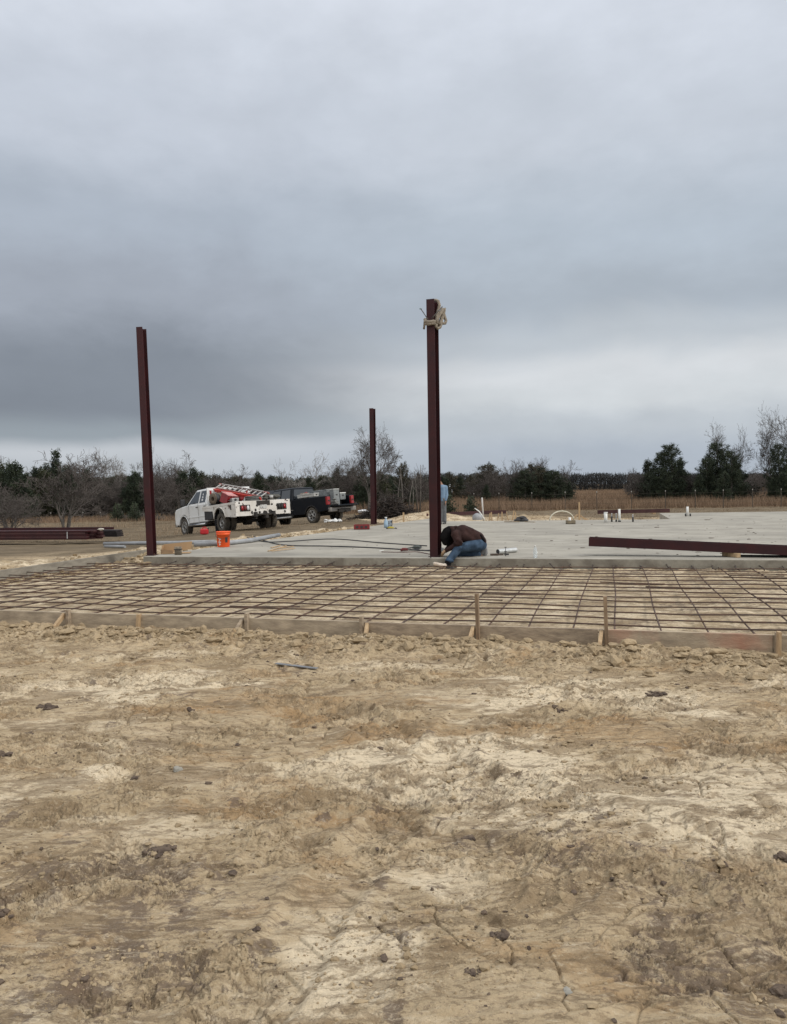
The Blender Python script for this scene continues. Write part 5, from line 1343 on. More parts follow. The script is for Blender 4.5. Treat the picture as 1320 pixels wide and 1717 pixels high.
# ------------------------------------------------------------------ fences
FPM = M('dull_fence_post', (0.085, 0.07, 0.055), (0.05, 0.042, 0.035), 6, rough=.9)
TIPM = M('worn_white_tip', (0.42, 0.41, 0.38), (0.25, 0.24, 0.22), 30)
def fence(pxs, Y, hh, label, y1=None):
    ys = [Y + ((y1 or Y) - Y) * i / (len(pxs) - 1) for i in range(len(pxs))]
    q0 = at(pxs[0], 850, ys[0]); f = empty('wire_fence', (q0.x, q0.y, Hz(q0.x, q0.y)), label=label, cat='fence'); tops = []
    O = f.location.copy()
    for px, yy in zip(pxs, ys):
        q = at(px, 850, yy); zg = Hz(q.x, q.y)
        mb = MB(); mb.box((q.x - O.x, q.y - O.y, zg + hh / 2 - O.z), (.04, .04, hh)); po = mb.build('post', FPM, f)
        mb = MB(); mb.box((q.x - O.x, q.y - O.y, zg + hh + .05 - O.z), (.05, .04, .09)); mb.build('white_tip', TIPM, po)
        tops.append(Vector((q.x - O.x, q.y - O.y - .03, zg + hh - O.z)))
    for lv in (.1, .4, .7, .95):
        mb = MB(); mb.tube([t_ - Vector((0, 0, lv * hh * .9)) for t_ in tops], .006, 3); mb.build('wire', FPM, f)
fence([795, 837, 892, 948, 1001, 1059, 1116, 1166, 1213, 1262, 1310, 1360], 57.5, 1.28, 'wire fence with white-tipped posts along the tall grass on the right')
fence([-20, 28, 55, 85, 119, 139, 168, 205], 63, .62, 'low wire fence with white-tipped posts along the left tree line')
# white metal barn far behind the standing man
Yb = 125; q = at(735, 823, Yb); barn = empty('metal_barn', (q.x, Yb, Hz(q.x, Yb)), label='white metal-roofed barn far behind the tallest column', cat='barn')
k = Yb / FPX; hb = at(735, 817, Yb).z - Hz(q.x, Yb)
MB().box((0, 2, hb / 2), (46 * k, 6, hb)).build('wall', M('pale_blue_metal_siding', (0.42, 0.45, 0.47), (0.38, 0.41, 0.43), 3, rough=.5), barn)
hr = at(735, 811, Yb).z - Hz(q.x, Yb)
mb = MB(); mb.add([(-24 * k, -1.4, hb), (24 * k, -1.4, hb), (21 * k, 2, hr), (-21 * k, 2, hr), (-24 * k, 5.4, hb), (24 * k, 5.4, hb)], [(0, 1, 2, 3), (3, 2, 5, 4), (0, 3, 4), (1, 5, 2), (0, 4, 5, 1)])
mb.build('roof', M('white_metal_roof', (0.75, 0.76, 0.76), (0.7, 0.71, 0.71), 3, rough=.4), barn)
mb = MB().box((6 * k, -1.03, hb * .35), (8 * k, .05, hb * .7)).build('door', M('grey_barn_door', (0.25, 0.27, 0.28)), barn)
# ------------------------------------------------------------------ pickup trucks
def car_paint(name, col, dirt, rough=.35):
    return M(name, col, dirt, 2.2, rough=rough, lo=.5, hi=.85, coat=.3, detail=8)
WP = car_paint('white_paint', (0.72, 0.73, 0.72), (0.50, 0.47, 0.42))
BP = car_paint('black_paint', (0.004, 0.006, 0.010), (0.010, 0.011, 0.013), .3); BP.node_tree.nodes['Principled BSDF'].inputs['Coat Weight'].default_value = 0; BP.node_tree.nodes['Principled BSDF'].inputs['Specular IOR Level'].default_value = .18
TYRE = M('dusty_tyre', (0.045, 0.04, 0.035), (0.10, 0.085, 0.065), 7, rough=.95)
ALU = M('dull_alloy', (0.45, 0.45, 0.44), (0.25, 0.24, 0.22), 12, rough=.4, metal=.6)
CHROME = M('chrome_trim', (0.55, 0.56, 0.57), (0.4, 0.4, 0.4), 8, rough=.25, metal=.9)
UNDER = M('black_chassis', (0.02, 0.019, 0.018), (0.035, 0.03, 0.026), 7, rough=.9)
TINT = glassmat('tinted_glass', (0.02, 0.025, 0.03), .03); TINT.node_tree.nodes['Principled BSDF'].inputs['Specular IOR Level'].default_value = 1.0
REDL = glassmat('red_lamp', (0.26, 0.010, 0.013), .2)
CLRL = glassmat('clear_lamp', (0.6, 0.6, 0.6), .2)
WHITES = M('white_sticker', (0.7, 0.7, 0.7))
RUSTW = bpy.data.materials.new('rusty_white_paint'); RUSTW.use_nodes = True
def mk_rust():
    T = RUSTW.node_tree; b = T.nodes['Principled BSDF']; b.inputs['Roughness'].default_value = .65
    co = T.nodes.new('ShaderNodeTexCoord').outputs['Object']
    def nz(sc, dt, lo, hi, m=(1, 1, 1)):
        q = T.nodes.new('ShaderNodeMapping'); q.inputs['Scale'].default_value = m; T.links.new(co, q.inputs[0])
        n = T.nodes.new('ShaderNodeTexNoise'); n.inputs['Scale'].default_value = sc; n.inputs['Detail'].default_value = dt; n.inputs['Roughness'].default_value = .65; T.links.new(q.outputs[0], n.inputs['Vector'])
        r = T.nodes.new('ShaderNodeMapRange'); r.inputs[1].default_value = lo; r.inputs[2].default_value = hi; T.links.new(n.outputs[0], r.inputs[0]); return r.outputs[0]
    def mx(f, a, bb):
        x = T.nodes.new('ShaderNodeMix'); x.data_type = 'RGBA'; T.links.new(f, x.inputs['Factor'])
        for k, v in (('A', a), ('B', bb)):
            if isinstance(v, tuple): x.inputs[k].default_value = (*v, 1)
            else: T.links.new(v, x.inputs[k])
        return x.outputs['Result']
    c = mx(nz(1.6, 8, .4, .7), (0.66, 0.64, 0.60), (0.48, 0.44, 0.38))
    c = mx(nz(4.5, 6, .60, .64), c, (0.07, 0.035, 0.025))
    c = mx(nz(11, 5, .66, .69), c, (0.10, 0.05, 0.03))
    T.links.new(c, b.inputs['Base Color'])
mk_rust()
def wheel(parent, x, y, z, r=.405, w=.26, out=1, rimr=.25, deep=False, dark=False):
    MBx = MB(); p = [(rimr, -w / 2 * .8), (r * .80, -w / 2), (r * .95, -w / 2 * .92), (r, -w / 2 * .6), (r * 1.005, 0), (r, w / 2 * .6), (r * .95, w / 2 * .92), (r * .80, w / 2), (rimr, w / 2 * .8)]
    MBx.lathe(p, (x, y, z), 32, 'Y')
    for k in range(30):       # tread lugs
        a = 2 * math.pi * k / 30; c = Vector((x + math.cos(a) * r * 1.0, y, z + math.sin(a) * r * 1.0)); MBx.box(c, (.02, w * .9, .035), Matrix.Rotation(-a, 3, 'Y'))
    t = MBx.build('tyre', TYRE, parent)
    f = y + out * w / 2 * (.2 if deep else .75)
    mb = MB(); mb.lathe([(0.0, f + out * .03), (.07, f + out * .03), (.08, f + out * .01), (rimr * .5, f - out * .03), (rimr * .9, f - out * .04), (rimr * .93, f + out * .02), (rimr * 1.02, f + out * .03), (rimr * 1.02, f - out * .1)], (x, 0, z), 28, 'Y')
    for k in range(6):
        a = 2 * math.pi * k / 6 + .3; c = Vector((x + math.cos(a) * rimr * .55, f + out * .005, z + math.sin(a) * rimr * .55)); mb.box(c, (rimr * .9, .035, .055), Matrix.Rotation(-a, 3, 'Y'))
    rim = mb.build('rim', TYRE if dark else ALU, parent)
    mb = MB()
    for k in range(6):
        a = 2 * math.pi * k / 6 + .3 + math.pi / 6; c = Vector((x + math.cos(a) * rimr * .62, f - out * .022, z + math.sin(a) * rimr * .62)); mb.box(c, (rimr * .35, .02, .07), Matrix.Rotation(-a, 3, 'Y'))
    mb.build('rim_slot', UNDER, rim)
    MB().cyl((x, f, z), (x, f + out * .05, z), .055, 14).build('hub_cap', UNDER, rim)
def arch(cx, cz, r, a0, a1, n=12):
    return [(cx + r * math.cos(R(a0 + (a1 - a0) * i / n)), cz + r * math.sin(R(a0 + (a1 - a0) * i / n))) for i in range(n + 1)]
def cabin(T, paint, wb, belt, roof, xr, sticker=False, door_split=None):
    """hood, fenders and crew cab; front axle at x = wb"""
    xf = wb + .98
    # lower body outline (x, z) with the front wheel arch
    out = [(xr, .58), (xr, belt), (wb - .33, belt + .01), (wb + .15, belt - .015), (xf - .18, belt - .10), (xf - .04, belt - .20), (xf, belt - .42), (xf - .01, .62), (xf - .10, .50)]
    out += arch(wb, .42, .53, 10, 170) + [(wb - .56, .46), (wb - .62, .44), (xr + .05, .46)]
    MB().prism(out, -.985, .985).build('body', paint, T, bevel=.045)
    MB().box((wb, 0, .62), (1.05, 1.80, .5)).build('wheel_well', UNDER, T)
    MB().box(((xr + xf) / 2 - .1, 0, .46), (xf - xr - .5, 1.5, .16)).build('chassis', UNDER, T)
    # greenhouse
    zb, zt = belt - .01, roof; yb, yt = .955, .76
    xb0, xb1 = xr + .01, wb - .28; xt0, xt1 = xr + .10, wb - 1.12
    crown = roof + .025
    v = [(xb0, -yb, zb), (xb1, -yb, zb), (xb1, yb, zb), (xb0, yb, zb), (xt0, -yt, zt), (xt1, -yt, zt), (xt1, yt, zt), (xt0, yt, zt), (xt0 + .08, -yt + .14, crown), (xt1 - .06, -yt + .14, crown), (xt1 - .06, yt - .14, crown), (xt0 + .08, yt - .14, crown)]
    f = [(0, 1, 5, 4), (1, 2, 6, 5), (2, 3, 7, 6), (3, 0, 4, 7), (4, 5, 9, 8), (5, 6, 10, 9), (6, 7, 11, 10), (7, 4, 8, 11), (8, 9, 10, 11), (3, 2, 1, 0)]
    MB().add(v, f).build('cab_roof', paint, T, bevel=.035)
    def sy(z, s, e=.006): return s * (yb + (yt - yb) * (z - zb) / (zt - zb) + e)
    def win(name, pts, s, mat=TINT, e=.006, th=.008):
        vs = [(x, sy(z, s, e), z) for x, z in pts] + [(x, sy(z, s, e - th), z) for x, z in pts]; n = len(pts)
        return MB().add(vs, [tuple(range(n)), tuple(range(n, 2 * n))] + [(i, (i + 1) % n, n + (i + 1) % n, n + i) for i in range(n)]).build(name, mat, T)
    ds = door_split or (xr + .02 + (wb - .62 - xr) * .46)
    z0, z1 = belt + .045, roof - .075
    def xfz(z): return xb1 + (xt1 - xb1) * (z - zb) / (zt - zb)
    for s in (-1, 1):
        w1 = win('window', [(ds + .06, z0), (xfz(z0) - .17, z0), (xfz(z1) - .10, z1), (ds + .06, z1)], s)
        w2 = win('window', [(xr + .22, z0), (ds - .06, z0), (ds - .06, z1), (xr + .27, z1)], s)
        if sticker and s == 1:
            for j in range(3):
                q = win('sticker', [(xr + .46 + .02 * j, z0 + .08 + .12 * j), (xr + .60 - .01 * j, z0 + .08 + .12 * j), (xr + .60 - .01 * j, z0 + .16 + .12 * j), (xr + .46 + .02 * j, z0 + .16 + .12 * j)], s, WHITES, .011, .004)
        for (x0, x1, nm) in ((xr + .06, ds, 'door'), (ds, wb - .60, 'door')):
            fr = MB()                                           # shut lines
            for a, b_ in (((x0, .56), (x0, belt)), ((x1, .60), (x1, belt)), ((x0, .56), (x1, .56))):
                fr.beam((a[0], s * .9865, a[1]), (b_[0], s * .9865, b_[1]), .008, .010, up=Vector((0, 1, 0)))
            d = fr.build('door', UNDER, T)
            MB().box((x0 + .13, s * 1.0, belt - .13), (.17, .03, .035)).build('handle', CHROME if paint is BP else BLACK, d, bevel=.008)
        MB().box((xr + 1.0, s * .995, .80), (2.1, .02, .03)).build('side_moulding', CHROME if paint is BP else paint, T)
        MB().tube([(xr + .1, s * 1.03, .44), (wb - .7, s * 1.03, .44)], .055, 8).build('running_board', ALU if paint is BP else CHROME, T)
        if paint is BP: MB().box(((xr + wb) / 2 - .1, s * .962, belt + .03), (wb - xr - .9, .012, .022)).build('belt_trim', CHROME, T)
        m_ = MB().box((wb - .52, s * 1.22, belt + .14), (.10, .20, .30)).build('mirror', BLACK, T, bevel=.03)
        MB().beam((wb - .5, s * .97, belt + .06), (wb - .52, s * 1.16, belt + .10), .05, .05).build('mirror_arm', BLACK, m_)
        MB().box((xf - .10, s * .78, belt - .30), (.16, .32, .22)).build('headlight', CLRL, T, bevel=.03)
        ar = [Vector((a, s * .99, c)) for a, c in arch(wb, .42, .50, 5, 178, 14)]
        MB().tube(ar, .022, 6).build('fender_lip', paint if paint is WP else UNDER, T)
    # windscreens
    def scr(name, x_of, zlo, zhi, e):
        vs = []
        for z, k in ((zlo, .90), (zhi, .88)):
            for s in (-1, 1): vs.append((x_of(z) + e, s * k * (yb + (yt - yb) * (z - zb) / (zt - zb)), z))
        vs2 = [(x - .01 * (1 if e > 0 else -1), y, z) for x, y, z in vs]
        MB().add(vs + vs2, [(0, 1, 3, 2), (4, 5, 7, 6), (0, 1, 5, 4), (1, 3, 7, 5), (3, 2, 6, 7), (2, 0, 4, 6)]).build(name, TINT, T)
    scr('windscreen', xfz, z0 - .01, z1 + .03, .008)
    scr('rear_window', lambda z: xb0 + (xt0 - xb0) * (z - zb) / (zt - zb), z0 + .02, z1, -.008)
    g = MB().box((xf - .02, 0, belt - .42), (.10, 1.15, .34)).build('grille', CHROME, T, bevel=.02)
    MB().box((xf + .035, 0, belt - .42), (.02, 1.0, .08)).build('grille_bar', BLACK, g)
    MB().box((xf + .02, 0, .56), (.22, 1.9, .24)).build('front_bumper', CHROME, T, bevel=.04)
    MB().box(((xr + wb - .62) / 2, 0, .505), (wb - .62 - xr, 1.985, .07)).build('rocker_panel', UNDER, T)
    return xf

# --- white flatbed truck
W_RL = P(378, 890.5, -.20); W_Y = W_RL.y
TH = R(39.5); hd = Vector((-math.sin(TH), math.cos(TH), 0)); rt_ = Vector((math.cos(TH), math.sin(TH), 0))
org = Vector((W_RL.x, W_RL.y, -.22)) + rt_ * 1.12
T = empty('flatbed_truck', org, (R(-1.2), R(4.6), math.atan2(hd.y, hd.x)), label='white crew cab truck with rusty white flatbed carrying a red ladder', cat='truck')
T.scale = (1.04, 1.05, 1.04)
wb = 4.15; xr = 1.72
cabin(T, WP, wb, 1.36, 2.0, xr, sticker=True)
for x, y, o_ in ((wb, .86, 1), (wb, -.86, -1)): 
    w_ = empty('wheel', (0, 0, 0)); w_.parent = T; wheel(w_, x, y, .405, out=o_)
for s in (-1, 1):
    w_ = empty('wheel', (0, 0, 0)); w_.parent = T; wheel(w_, 0, s * 1.12, .405, w=.24, out=s, deep=True)
    w_ = empty('wheel', (0, 0, 0)); w_.parent = T; wheel(w_, 0, s * .82, .405, w=.24, out=s, deep=True, dark=True)
MB().cyl((0, -.9, .41), (0, .9, .41), .07, 10).tube([(0, -.16, .41), (0, .16, .41)], .17, 12).build('rear_axle', UNDER, T)
MB().box((.2, .42, .62), (3.6, .10, .2)).box((.2, -.42, .62), (3.6, .10, .2)).build('frame_rails', UNDER, T)
BW = 1.28; BX0, BX1 = -1.42, 1.58
bed = MB().box(((BX0 + BX1) / 2, 0, 1.13), (BX1 - BX0, 2 * BW, .10)).build('bed_deck', RUSTW, T, bevel=.01)
MB().box(((BX0 + BX1) / 2, 0, 1.186), (BX1 - BX0 - .3, 2 * BW - .25, .012)).build('deck_plate', UNDER, bed)
for s in (-1, 1):
    sk = [(BX0 + .004, 1.075), (BX0 + .004, .55), (-.60, .62)] + [(a, c) for a, c in arch(0, .52, .54, 170, 8)] + [(.60, .92), (BX1 - .02, .98), (BX1 - .02, 1.075)]
    MB().prism(sk, s * (BW - .03), s * BW).build('side_skirt', RUSTW, T)
    MB().tube([Vector((a, s * (BW - .005), c)) for a, c in arch(0, .52, .53, 172, 8, 14)], .03, 6).build('fender_rim', RUSTW, T)
    MB().box((-1.05, s * (BW + .004), .98), (.09, .012, .20)).build('side_marker', UNDER, T)
    MB().box((1.08, s * (BW - .2), .80), (.75, .34, .42)).build('tool_locker', BLACK, T, bevel=.02)
    fl = MB().box((.45, s * (BW - .15), .30), (.02, .3, .5)).build('mud_flap', BLACK, T)
tp = MB()
tp.prism([(-BW, .58), (BW, .58), (BW, 1.19), (-BW, 1.19)], 0, .03)
# turn the outline (y, z) across the tail
tp.v = [(BX0 - .034 + y, x, z) for x, y, z in tp.v]
tail = tp.build('tail_panel', RUSTW, T, bevel=.006)
for s in (-1, 1):
    hs = MB().box((BX0 - .04, s * .86, .90), (.02, .46, .26)).build('light_recess', UNDER, tail)
    for j, m_ in enumerate((REDL, M('dull_red_lamp', (0.16, 0.03, 0.03)), CLRL)):
        if s == -1 and j != 0: m_ = UNDER
        mb = MB().lathe([(0, 0), (.055, 0), (.055, .03), (0, .04)], (BX0 - .052, s * (.99 - j * .13), .90), 14, 'X'); mb.v = [(2 * (BX0 - .052) - x, y, BX_z if False else z) for x, y, z in mb.v]
        for q in range(len(mb.v)):
            x, y, z = mb.v[q]; mb.v[q] = (x, y, .90 + (z - .90) * 1.9)
        mb.build('tail_light', m_, hs)
MB().box((BX0 - .038, 0, 1.08), (.02, .62, .20)).build('hitch_opening', UNDER, tail)
MB().box((BX0 - .045, .0, .93), (.02, .30, .15)).build('number_plate', M('dusty_plate', (0.5, 0.5, 0.48), (0.2, 0.2, 0.2), 22, lo=.5, hi=.6), tail)
for y, z, a in ((.38, .80, .05), (-.30, .72, .07), (-.05, .68, .09), (.20, .70, .06), (-.62, .95, .035), (.55, .70, .05), (-.40, 1.0, .05), (1.1, 1.12, .04), (-1.15, 1.12, .03), (.30, .98, .05), (-1.0, .68, .05)):
    MB().rock((BX0 - .036, y, z), a, rng, 2, .8); mb = MB(); mb.rock((0, 0, 0), a, rng, 2, .9); mb.v = [(BX0 - .037 + x * .08, y + yy, z + zz) for x, yy, zz in mb.v]; mb.build('rust_hole', UNDER, tail)
MB().box((BX0 - .15, 0, .50), (.30, .12, .12)).box((BX0 - .1, 0, .62), (.2, .7, .05)).build('tow_hitch', UNDER, T)
# headache rack
HX = 1.50
rk = MB()
for y in (-1.0, -.62, .62, 1.0): rk.beam((HX, y, 1.18), (HX, y, 1.92), .07, .07)
rk.beam((HX, -1.03, 1.95), (HX, 1.03, 1.95), .07, .08); rk.beam((HX, -1.0, 1.5), (HX, 1.0, 1.5), .05, .06)
rk = rk.build('headache_rack', WP, T, bevel=.008)
for s in (-1, 1):
    MB().box((HX - .02, s * .81, 1.77), (.05, .31, .30)).build('rack_panel', WP, rk, bevel=.01)
    for j, m_ in enumerate((REDL, CLRL)):
        MB().box((HX - .052, s * (.88 - .14 * j), 1.77), (.02, .10, .22)).build('rack_light', m_, rk, bevel=.02)
for j in range(4): MB().box((HX - .01, 0, 1.60 + j * .085), (.03, 1.16, .045)).build('rack_slat', BLACK, rk)
# cargo, each its own thing, set down on the deck
TM = Matrix.Translation(org) @ Euler(T.rotation_euler).to_matrix().to_4x4() @ Matrix.Diagonal((1.04, 1.05, 1.04, 1))
def cargo(name, loc, label, cat, rot=(0, 0, 0), TM_=None):
    m = (TM_ or TM) @ Matrix.Translation(loc) @ Euler(rot).to_matrix().to_4x4()
    e = empty(name, m.to_translation(), m.to_euler(), label=label, cat=cat); return e
DK = 1.195
LR = M('red_fibreglass', (0.62, 0.06, 0.045), (0.48, 0.05, 0.04), 8, rough=.5); LP = M('faded_red_rail', (0.36, 0.13, 0.11), (0.28, 0.10, 0.09), 8, rough=.6); LA = M('ladder_aluminium', (0.52, 0.50, 0.48), (0.38, 0.36, 0.34), 9, rough=.45, metal=.3)
L0 = Vector((1.75, .55, 2.12)); L1 = Vector((-1.30, -.25, 1.42)); 
e = cargo('ladder', (0, 0, 0), 'red extension ladder slanting from headache rack down onto the flatbed', 'ladder')
ax = (L1 - L0).normalized(); sd_ = Vector((-ax.y, ax.x, 0)).normalized() * -1; sd_ = sd_ if sd_.y > 0 else -sd_; sd_ = (sd_ - Vector((0, 0, .55))); sd_ = (sd_ - ax * sd_.dot(ax)).normalized(); up_ = ax.cross(sd_); up_ = up_ if up_.z > 0 else -up_
for s in (-1, 1):
    MB().beam(L0 + sd_ * s * .26, L1 + sd_ * s * .26, .035, .15 if s > 0 else .09, up=up_).build('rail', LR if s > 0 else LP, e)
    MB().beam(L0 + ax * .3 + sd_ * s * .19 + up_ * .075, L1 - ax * .25 + sd_ * s * .19 + up_ * .075, .03, .075, up=up_).build('rail', LA if s < 0 else LP, e)
n_ = 11
for i in range(n_): 
    c = L0 + (L1 - L0) * ((i + .5) / n_); MB().cyl(c - sd_ * .22, c + sd_ * .22, .022, 8).build('rung', LA, e)
    c = c + up_ * .075 + ax * .08; MB().box(c, (.05, .34, .025), Matrix((ax, sd_, up_)).transposed()).build('rung', LA, e)
RB = M('red_steel_box', (0.27, 0.012, 0.016), (0.16, 0.010, 0.012), 7, rough=.4)
c = cargo('red_tool_chest', (.15, .72, DK + .20), 'red metal tool chest with white lid edge tilted on the flatbed', 'tool chest', (R(6), R(-24), R(10)))
MB().box((0, 0, .0), (.50, .52, .42)).build('chest', RB, c, bevel=.015); MB().box((0, 0, .225), (.54, .56, .03)).build('lid', M('pinkish_lid', (0.50, 0.30, 0.28), (0.4, 0.1, 0.1)), c, bevel=.006)
MB().tube([(-.12, -.28, .02), (-.12, -.33, .02), (.12, -.33, .02), (.12, -.28, .02)], .012, 6).build('handle', CHROME, c)
for x_ in (-.245,): MB().box((x_ - .01, 0, 0), (.012, .44, .02)).build('trim', WHITE, c)
c = cargo('red_tank', (.75, .10, DK + .30), 'round-ended red tank standing behind the headache rack', 'tank', (0, 0, R(15)))
MB().tube([(-.42, 0, 0), (-.38, 0, 0), (.38, 0, 0), (.42, 0, 0)], [.12, .22, .22, .12], 18).build('tank_body', RB, c); MB().box((0, 0, .26), (.4, .25, .1)).build('pump', UNDER, c); MB().box((0, 0, -.26), (.6, .3, .06)).build('cradle', UNDER, c)
c = cargo('hose_reel', (.95, .92, DK + .27), 'brown and black cable reel on the flatbed beside the cab', 'reel', (0, 0, R(12)))
MB().lathe([(.10, -.16), (.27, -.16), (.27, -.13), (.12, -.12), (.12, .12), (.27, .13), (.27, .16), (.10, .16)], (0, 0, 0), 24, 'Y').build('reel', M('rusty_reel', (0.16, 0.12, 0.08), (0.08, 0.06, 0.045)), c)
MB().lathe([(.12, -.11), (.23, -.11), (.24, 0), (.23, .11), (.12, .11)], (0, 0, 0), 24, 'Y').build('wound_cable', BLACK, c); MB().box((0, 0, -.25), (.4, .38, .04)).build('stand', UNDER, c)
c = cargo('welder', (1.15, .30, DK + .28), 'grey green welding machine behind the headache rack', 'welding machine')
MB().box((0, 0, 0), (.40, .9, .54)).build('casing', M('green_grey_enamel', (0.12, 0.14, 0.11), (0.06, 0.07, 0.06), 9), c, bevel=.02); MB().cyl((-.22, .2, .1), (-.22, -.2, .1), .05, 10).build('cylinder', ALU, c)
MB().tube([(-.1, -.3, .27), (-.1, -.3, .42), (-.1, .3, .42), (-.1, .3, .27)], .02, 6).build('guard_bar', BLACK, c)
c = cargo('metal_case', (-.35, .72, DK + .10), 'small grey metal case in front of the tilted red chest', 'case', (0, 0, R(-12)))
MB().box((0, 0, 0), (.35, .32, .2)).build('case', ALU, c, bevel=.02); MB().cyl((-.18, 0, .02), (-.20, 0, .02), .05, 14).build('gauge', BLACK, c)
c = cargo('hose_coil', (-.85, .05, DK + .07), 'flat coil of grey hose on the rear of the flatbed', 'hose')
mb = MB()
for i in range(5): mb.tube([(math.cos(a / 16 * 6.2832) * (.36 - .03 * (i % 2)), math.sin(a / 16 * 6.2832) * (.42 - .03 * (i % 2)), -.03 + i * .038) for a in range(17)], .026, 7)
mb.build('coil', M('grey_hose', (0.16, 0.16, 0.15), (0.09, 0.09, 0.085), 9), c)
c = cargo('tarp_bundle', (-.9, -.62, DK + .10), 'dark crumpled bundle of tarp and straps beside the hose coil', 'bundle')
mb = MB()
for i in range(7): mb.rock((rng.uniform(-.3, .3), rng.uniform(-.3, .3), rng.uniform(-.02, .06)), rng.uniform(.10, .2), rng, 3, .6)
mb.build('cloth', M('dark_tarp', (0.05, 0.05, 0.045), (0.10, 0.095, 0.08), 9), c); MB().lathe([(0, -.05), (.09, -.05), (.1, .1), (0, .1)], (-.35, .1, 0), 14).build('can', ALU, c)

# --- black pickup
B_RL = P(527, 877.5, -.24)
TH = R(50); hd = Vector((-math.sin(TH), math.cos(TH), 0)); rt_ = Vector((math.cos(TH), math.sin(TH), 0))
org2 = Vector((B_RL.x, B_RL.y, -.22)) + rt_ * .86
T = empty('pickup_truck', org2, (R(-1.0), R(4.8), math.atan2(hd.y, hd.x)), label='black crew cab pickup with lowered tailgate and raised hood, tool boxes in bed', cat='truck')
TM2 = Matrix.Translation(org2) @ Euler(T.rotation_euler).to_matrix().to_4x4()
wb = 4.15; xr = 1.42
xf = cabin(T, BP, wb, 1.34, 2.0, xr)
for x in (wb, 0):
    for s in (-1, 1):
        w_ = empty('wheel', (0, 0, 0)); w_.parent = T; wheel(w_, x, s * .86, .415, r=.415, out=s, rimr=.27)
BE = -1.22; bt = 1.35
side_p = [(xr - .012, .52), (xr - .012, bt), (BE, bt + .01), (BE - .02, .62), (-.60, .55)] + arch(0, .42, .50, 165, 12) + [(.56, .50)]
for s in (-1, 1):
    MB().prism(side_p, s * .90, s * .99).build('bed_side', BP, T, bevel=.018)
    MB().tube([Vector((a, s * .985, c)) for a, c in arch(0, .42, .50, 170, 8, 14)], .024, 6).build('fender_lip', UNDER, T)
    tl = MB().box((BE + .02, s * .90, 1.10), (.14, .21, .42)).build('tail_light', REDL, T, bevel=.02)
    MB().box((BE - .055, s * .90, 1.10), (.01, .13, .07)).build('lamp_divider', UNDER, tl)
    MB().box((BE - .035, s * .90, .62), (.06, .16, .12)).build('bumper_step', UNDER, T)
MB().box(((xr + BE) / 2, 0, .80), (xr - BE - .03, 1.79, .06)).build('bed_floor', UNDER, T)
MB().box((xr - .05, 0, 1.10), (.05, 1.79, .56)).build('bed_front', BP, T)
for s in (-1, 1): MB().box((0, s * .75, .98), (1.0, .28, .30)).build('wheel_housing', UNDER, T, bevel=.04)
tg = MB().box((BE - .30, 0, .81), (.56, 1.55, .07)).build('tailgate', BP, T, bevel=.015)
for s in (-1, 1): MB().beam((BE + .02, s * .86, 1.12), (BE - .45, s * .77, .85), .02, .01).build('tailgate_cable', BLACK, tg)
bm = MB().box((BE - .10, 0, .62), (.20, 1.96, .22)).build('rear_bumper', M('dusty_chrome', (0.16, 0.155, 0.15), (0.26, 0.24, 0.21), 3, rough=.4, metal=.4), T, bevel=.03)
MB().box((BE - .205, 0, .64), (.012, .34, .16)).build('number_plate', M('plate_grey', (0.35, 0.35, 0.36), (0.15, 0.15, 0.16), 25), bm)
MB().box((.6, .0, .55), (4.2, .9, .18)).cyl((0, -.75, .42), (0, .75, .42), .07, 10).build('chassis', UNDER, T)
MB().box((BE - .25, 0, .48), (.35, .08, .08)).build('tow_hitch', UNDER, T)
hx = wb - .30
hp = [(hx, .86, 1.40), (hx, -.86, 1.40), (hx + .98, -.80, 2.10), (hx + .98, .80, 2.10)]
mb = MB(); a = [Vector(p) for p in hp]; nn = (a[1] - a[0]).cross(a[2] - a[1]).normalized() * .045
mb.add([tuple(p) for p in a] + [tuple(p + nn) for p in a], [(0, 1, 2, 3), (4, 5, 6, 7), (0, 1, 5, 4), (1, 2, 6, 5), (2, 3, 7, 6), (3, 0, 4, 7)]).build('hood', BP, T, bevel=.02)
# boxes in its bed
PL = M('grey_white_box', (0.46, 0.46, 0.44), (0.33, 0.33, 0.31), 5, rough=.55); PG = M('galvanised_box', (0.24, 0.26, 0.26), (0.15, 0.16, 0.16), 7, rough=.5, metal=.2)
def crate(loc, size, label, mat, lid, rot=0, name='tool_box'):
    c = cargo(name, loc, label, 'tool box', (0, 0, R(rot)), TM2)
    b = MB().box((0, 0, 0), size).build('box_body', mat, c, bevel=.02)
    MB().box((0, 0, size[2] / 2 + .02), (size[0] + .03, size[1] + .03, .05)).build('lid', lid, c, bevel=.012)
    MB().box((-size[0] / 2 - .012, 0, size[2] * .2), (.02, size[1] * .3, .05)).build('latch', BLACK, c)
    return c
crate((.35, .80, 1.38 + .09), (1.3, .34, .14), 'long pale tool box along the near rail of the black pickup', PL, PL)
crate((-.05, .05, .83 + .40), (1.1, .55, .90), 'large grey green box standing in the middle of the pickup bed', PG, PG, 0)
crate((-.95, .10, .83 + .38), (.28, .42, .92), 'upright grey plastic case at the open tailgate of the pickup', PG, PL, 0, 'upright_case')
crate((-.55, -.62, .83 + .47), (.62, .42, .34), 'small white topped box near the far rail of the pickup bed', PG, WHITE, 0)
c = cargo('bag', (-1.15, .32, .80 + .14), 'small grey slumped sack on the lowered tailgate of the pickup', 'bag', (0, 0, 0), TM2)
mb = MB(); mb.rock((0, 0, .03), .17, rng, 3, .7); mb.rock((0, .05, .22), .07, rng, 2, 1.2); mb.build('sack', M('grey_canvas', (0.18, 0.18, 0.165), (0.10, 0.10, 0.09), 9), c)
c = cargo('air_compressor', (.95, .45, 1.55), 'brown machine with red cap behind the black pickup cab', 'machine', (0, 0, 0), TM2)
